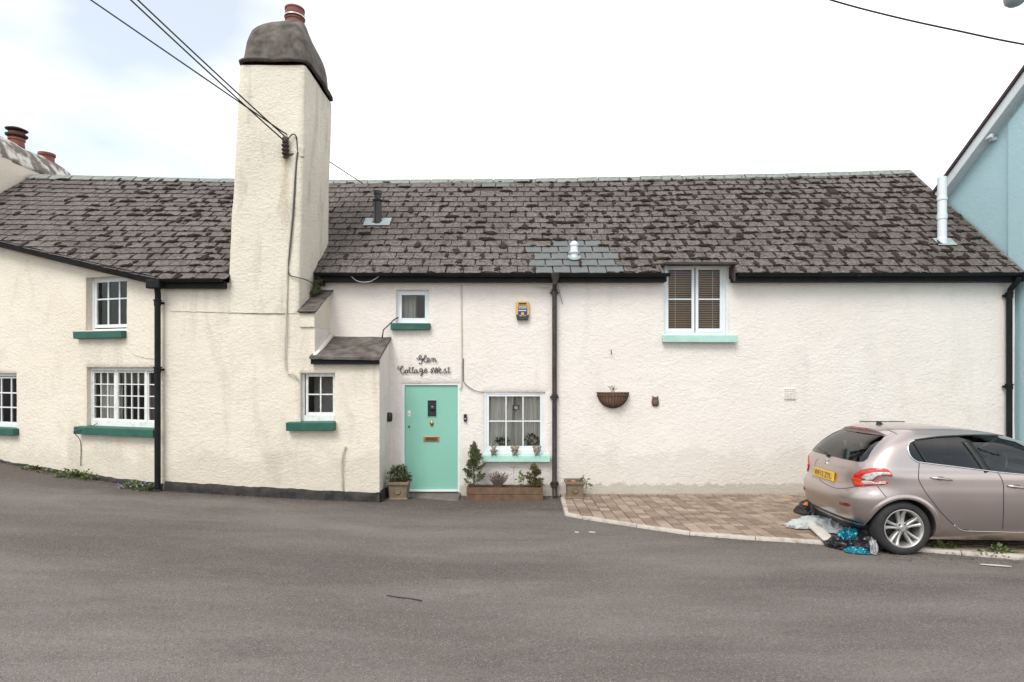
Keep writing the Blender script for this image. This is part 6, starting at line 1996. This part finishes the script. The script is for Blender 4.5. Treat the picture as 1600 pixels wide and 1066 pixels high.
mb = MB(); mb.prism([(-.05,0),(.05,0),(-.0,.05),(-.035,.055)], -.012, .012, Matrix.Translation((.22,0,1.438))); mb.build('roof_aerial', M_['trim'], car, local=True, bevel=.004)
mb = MB(); a_, _n = fn_rear(.02, 1.05); mb.tube([a_+Vector((-.02,0,-.02)), a_+Vector((-.03,.02,.01)), fn_rear(.38,1.09)[0]+Vector((-.018,0,0))], [.022,.014,.007], 8); mb.build('rear_wiper', M_['trim'], car, True, local=True)
V, Fc = patch_pts(fn_rear, [(-.74,.205),(.74,.205),(.78,.30),(.60,.335),(.3,.345),(-.3,.345),(-.60,.335),(-.78,.30)], .06, .004)
mb = MB(); mb.add(V, Fc); mb.build('lower_bumper_trim', M_['trim'], car, True, local=True)
# handles
for (hx_, hz_) in (((958,455),(1098,470)), ((1468,508),(1600,524))):
    a_, an = cast(*c3(*hx_)); b_, bn = cast(*c3(*hz_))
    for s in (1,-1):
        fl_ = lambda v: Vector((v.x, v.y*s, v.z))
        pts = [a_+an*.004, a_.lerp(b_,.2)+an*.026, a_.lerp(b_,.5)+an*.034, a_.lerp(b_,.8)+an*.028, b_+bn*.004]
        q = MB(); q.tube(catmull([fl_(p) for p in pts], 5), [.010+.007*math.sin(math.pi*i/20) for i in range(21)], 8); q.build('door_handle', M_['paint'], car, True, local=True)
        m_ = a_.lerp(b_,.45); q = MB(); q.blob(fl_(m_+an*-.004), (.062,.008,.026), 1, 0, 1, 3); q.build('handle_cup', M_['trim'], car, True, local=True)
# mirrors, head lamps, grille (beyond the picture edge)
for s in (-1, 1):
    q = MB(); q.blob((1.74, s*.93, .98), (.07,.10,.065), 3, .05, 2, 3); q.build('door_mirror', M_['paint'], car, True, local=True)
    poly = [(s*.44,.66),(s*.72,.70),(s*.80,.76),(s*.62,.76),(s*.44,.70)]
    patch('head_lamp', fn_front, poly, .05, .004, 'clearlens', thick=.006)
patch('grille', fn_front, [(-.34,.34),(.34,.34),(.42,.50),(.30,.54),(-.30,.54),(-.42,.50)], .06, .004, 'trim', thick=.006)
patch('front_plate', fn_front, [(-.26,.42),(.26,.42),(.26,.52),(-.26,.52)], .1, .012, 'clearlens', thick=.004)
# seats
for (sx, sy) in ((1.16,-.36),(1.16,.36)):
    q = MB(); q.box(-.25,.25,-.22,.22,.50,.66, Matrix.Translation((sx+.25,sy,0))); o = q.build('seat', M_['seatgrey'], car, local=True, bevel=.05)
    q = MB(); q.box(-.06,.06,-.22,.22,0,.58, Matrix.Translation((sx,sy,.56)) @ Matrix.Rotation(R(-14), 4, 'Y')); q.build('backrest', M_['seatgrey'], car, local=True, bevel=.05)
    q = MB(); q.box(-.07,.07,-.13,.13,0,.20, Matrix.Translation((sx-.15,sy,1.10)) @ Matrix.Rotation(R(-8), 4, 'Y')); q.build('headrest', M_['seatgrey'], car, local=True, bevel=.04)
q = MB(); q.box(-.07,.07,-.6,.6,0,.45, Matrix.Translation((.22,0,.62)) @ Matrix.Rotation(R(-16), 4, 'Y')); q.build('rear_bench', M_['seatgrey'], car, local=True, bevel=.05)
for sy in (-.40, .40):
    q = MB(); q.box(-.045,.045,-.13,.13,0,.15, Matrix.Translation((.10,sy,1.05)) @ Matrix.Rotation(R(-10), 4, 'Y')); q.build('headrest', M_['seatgrey'], car, local=True, bevel=.04)
q = MB(); q.lathe([(.17,-.012),(.185,0),(.17,.012)], 24, Matrix.Translation((1.36,-.36,.98)) @ Matrix.Rotation(R(-65), 4, 'Y')); q.build('steering_wheel', M_['trim'], car, True, local=True)
q = MB(); q.box(1.45,1.9,-.68,.68,.75,.96); q.build('dashboard', M_['inner'], car, local=True, bevel=.04)
# wheels
def wheel(xw, sy, first):
    root = bpy.data.objects.new('wheel', None); root.empty_display_size = .1; COL.objects.link(root); attach(root, car, True)
    root.matrix_basis = Matrix.Translation((xw, sy*.73, WR-.002)) @ Matrix.Rotation(R(90 if sy < 0 else -90), 4, 'X') @ Matrix.Rotation(R(23), 4, 'Z')
    # local z points outwards
    q = MB(); q.lathe([(.216,-.08),(.235,-.095),(.275,-.10),(.300,-.088),(.307,-.06),(.307,.06),(.300,.084),(.285,.097),(.262,.104),(.238,.103),(.222,.092),(.215,.078)], 64)
    q.f = q.f[:-2]; q.build('tyre', M_['tyre'], root, True, 40, local=True)
    q = MB(); q.lathe([(.205,-.08),(.200,.06),(.206,.078),(.219,.090),(.222,.098),(.214,.099),(.203,.088),(.192,.05),(.19,-.07)], 64)
    q.f = q.f[:-2]; q.build('rim', M_['alloy'], root, True, 40, local=True)
    q = MB(); q.lathe([(.001,-.02),(.135,-.02),(.14,-.03),(.19,-.06),(.195,-.075)], 40); q.f = q.f[:-2]; q.build('brake_disc', M_['alloydark'], root, True, 40, local=True)
    for k in range(5):
        a0 = 2*math.pi*k/5
        for s in (-1, 1):
            q = MB()
            # a bent arm from hub to rim
            prof = []
            n = 9; V = []; Fc = []
            for i in range(n):
                t = i/(n-1); r_ = .045+(.210-.045)*t
                ang = a0+s*(.20*(1-t)**1.2*.9+.055+.165*t**1.5)
                wd2 = .0125+.003*t+.008*max(0,t-.75)*4
                c = Vector((r_*math.cos(ang), r_*math.sin(ang), 0)); tg = Vector((-math.sin(ang), math.cos(ang), 0))
                zt = .072+.018*t-.012*math.sin(math.pi*t)
                for (o_, z_) in ((-wd2-.004, zt-.05), (-wd2, zt-.006), (-wd2*.55, zt), (wd2*.55, zt), (wd2, zt-.006), (wd2+.004, zt-.05)): V.append(c+tg*o_+Vector((0,0,z_)))
            for i in range(n-1):
                for m in range(5): Fc.append((i*6+m, i*6+m+1, (i+1)*6+m+1, (i+1)*6+m))
            q.add(V, Fc); q.build('spoke', M_['alloy'], root, True, 45, local=True)
        q = MB(); q.lathe([(.010,.0),(.010,.012),(.006,.014)], 8, Matrix.Translation((.052*math.cos(a0+.628), .052*math.sin(a0+.628), .062))); q.build('wheel_bolt', M_['alloydark'], root, True, 40, local=True)
    q = MB(); q.lathe([(.072,.03),(.068,.062),(.055,.068),(.034,.069),(.034,.078),(.030,.082),(.002,.083)], 30); q.f = q.f[:-2]; q.build('hub', M_['alloy'], root, True, 35, local=True)
    return root
for xw in (0, WBX):
    for sy in (-1, 1): wheel(xw, sy, False)
q = MB(); q.box(-.30, 3.1, -.60, .60, .16, .30); q.build('underbody', M_['inner'], car, local=True)

# ------------------------------------------------------------------ heap of sheets and bags behind the car
def crumple(name, px, py, size, seed, mat, label, rot=0., fr=5., amp=.5, lift=.0, cat='sheet', sub=5, group=None):
    """a slumped sheet or bag: smooth lobes gathered into a few long sharp folds"""
    p = px_ground(px, py, .0)
    bm = bmesh.new(); bmesh.ops.create_icosphere(bm, subdivisions=sub, radius=1)
    V = []
    M = Matrix.Rotation(rot, 3, 'Z')
    off = Vector((seed*3.7, seed*1.3, seed*.7))
    for v in bm.verts:
        c = v.co
        q = Vector((c.x*1.5, c.y*1.1, c.z*1.2))+off
        warp = Vector((noise.noise(q*1.3), noise.noise(q*1.3+Vector((9,2,4))), noise.noise(q*1.3+Vector((1,7,3)))))*.55
        f1 = 1-abs(noise.noise((q+warp)*1.25)); f2 = 1-abs(noise.noise((q+warp)*2.9+Vector((4,1,2))))
        k = .74+amp*(.34*f1**3+.13*f2**3+.40*noise.noise(q*.8))
        z = c.z if c.z > 0 else c.z*.3
        d = M @ Vector((c.x*size[0]*k, c.y*size[1]*k, z*size[2]*k*1.25))
        x_, y_ = p.x+d.x, p.y+d.y
        base = ground(x_, y_)+(.045 if y_ > yk(x_)-.06 else .0)
        V.append((x_, y_, max(base+.003+.010*f2**3, p.z+lift+d.z*.6+size[2]*.05)))
    Fc = [tuple(q.index for q in f.verts) for f in bm.faces]; bm.free()
    mb = MB(); mb.add(V, Fc); o = mb.build(name, M_[mat], None, True, 35)
    tag(o, label, cat, group); return o
def plastic(name, c, rough, metal=0., c2=None):
    q = NT(name); q.set(Roughness=rough, Metallic=metal); q.col(c if not c2 else q.mix(q.ramp(q.noise(6, 4), .4, .6), c, c2)); q.bump(q.noise(11, 3, .5, None, 2.5), .5, .02); return q.m
M_['bagblack'] = plastic('black_bin_bag', (.012,.012,.014), .28)
M_['sheetgrey'] = plastic('pale_grey_sheet', (.50,.52,.52), .6, 0, (.40,.41,.42))
M_['foilblue'] = plastic('blue_foil', (.012,.17,.25), .25, .5)
M_['board'] = simple('white_board', (.62,.58,.53), (.52,.48,.43), 6, .7)
M_['tealcloth'] = plastic('teal_cloth', (.03,.2,.25), .6)
M_['orange'] = simple('orange_tag', (.75,.20,.05), None, rough=.6)
crumple('rucksack', 1266, 806, (.22,.24,.30), 1, 'bagblack', 'dark slumped bag at the wall end of the heap behind the car', cat='bag')
crumple('cloth', 1271, 806, (.13,.11,.16), 2, 'tealcloth', 'teal cloth poking from the dark bag behind car', lift=.08, cat='cloth')
crumple('cloth_scrap', 1260, 806, (.05,.05,.06), 3, 'orange', 'small orange scrap on the dark slumped bag', lift=.16, cat='cloth', sub=3)
crumple('plastic_sheet', 1274, 826, (.40,.26,.20), 4, 'sheetgrey', 'crumpled pale grey sheet spread over forecourt behind the car', rot=.25, amp=.9)
crumple('plastic_sheet', 1305, 833, (.24,.24,.24), 15, 'sheetgrey', 'pale grey sheet bunched up directly under the bumper', amp=.95)
crumple('bin_bag', 1313, 853, (.20,.18,.15), 6, 'bagblack', 'black plastic bag between the white board and the blue foil', amp=.8, cat='bag')
crumple('foil_blanket', 1327, 853, (.12,.16,.25), 7, 'foilblue', 'shiny blue foil sheet crumpled over the kerb', rot=-.5, amp=.95, cat='foil')
crumple('bin_bag', 1352, 858, (.27,.19,.20), 8, 'bagblack', 'black plastic bag pressed against the rear tyre', amp=.85, cat='bag')
crumple('plastic_strip', 1364, 861, (.045,.22,.20), 9, 'sheetgrey', 'thin pale strip of sheet on the black bag beside tyre', rot=-.5, amp=.8, lift=.0)
crumple('foil_blanket', 1340, 864, (.13,.07,.08), 10, 'foilblue', 'tail of shiny blue foil trailing onto the road', rot=-.3, amp=.9, cat='foil')
a_ = px_ground(1269, 824, .05); b_ = px_ground(1296, 846, .05)
d = (b_-a_); L = d.length; ang = math.atan2(d.y, d.x)
mb = MB(); mb.box(0, L, -.075, .075, 0, .03, Matrix.Translation(a_+Vector((0,0,.02))) @ Matrix.Rotation(ang, 4, 'Z'))
tag(mb.build('white_board', M_['board'], None, bevel=.008), 'off-white board lying across kerb beside the blue foil', 'board')
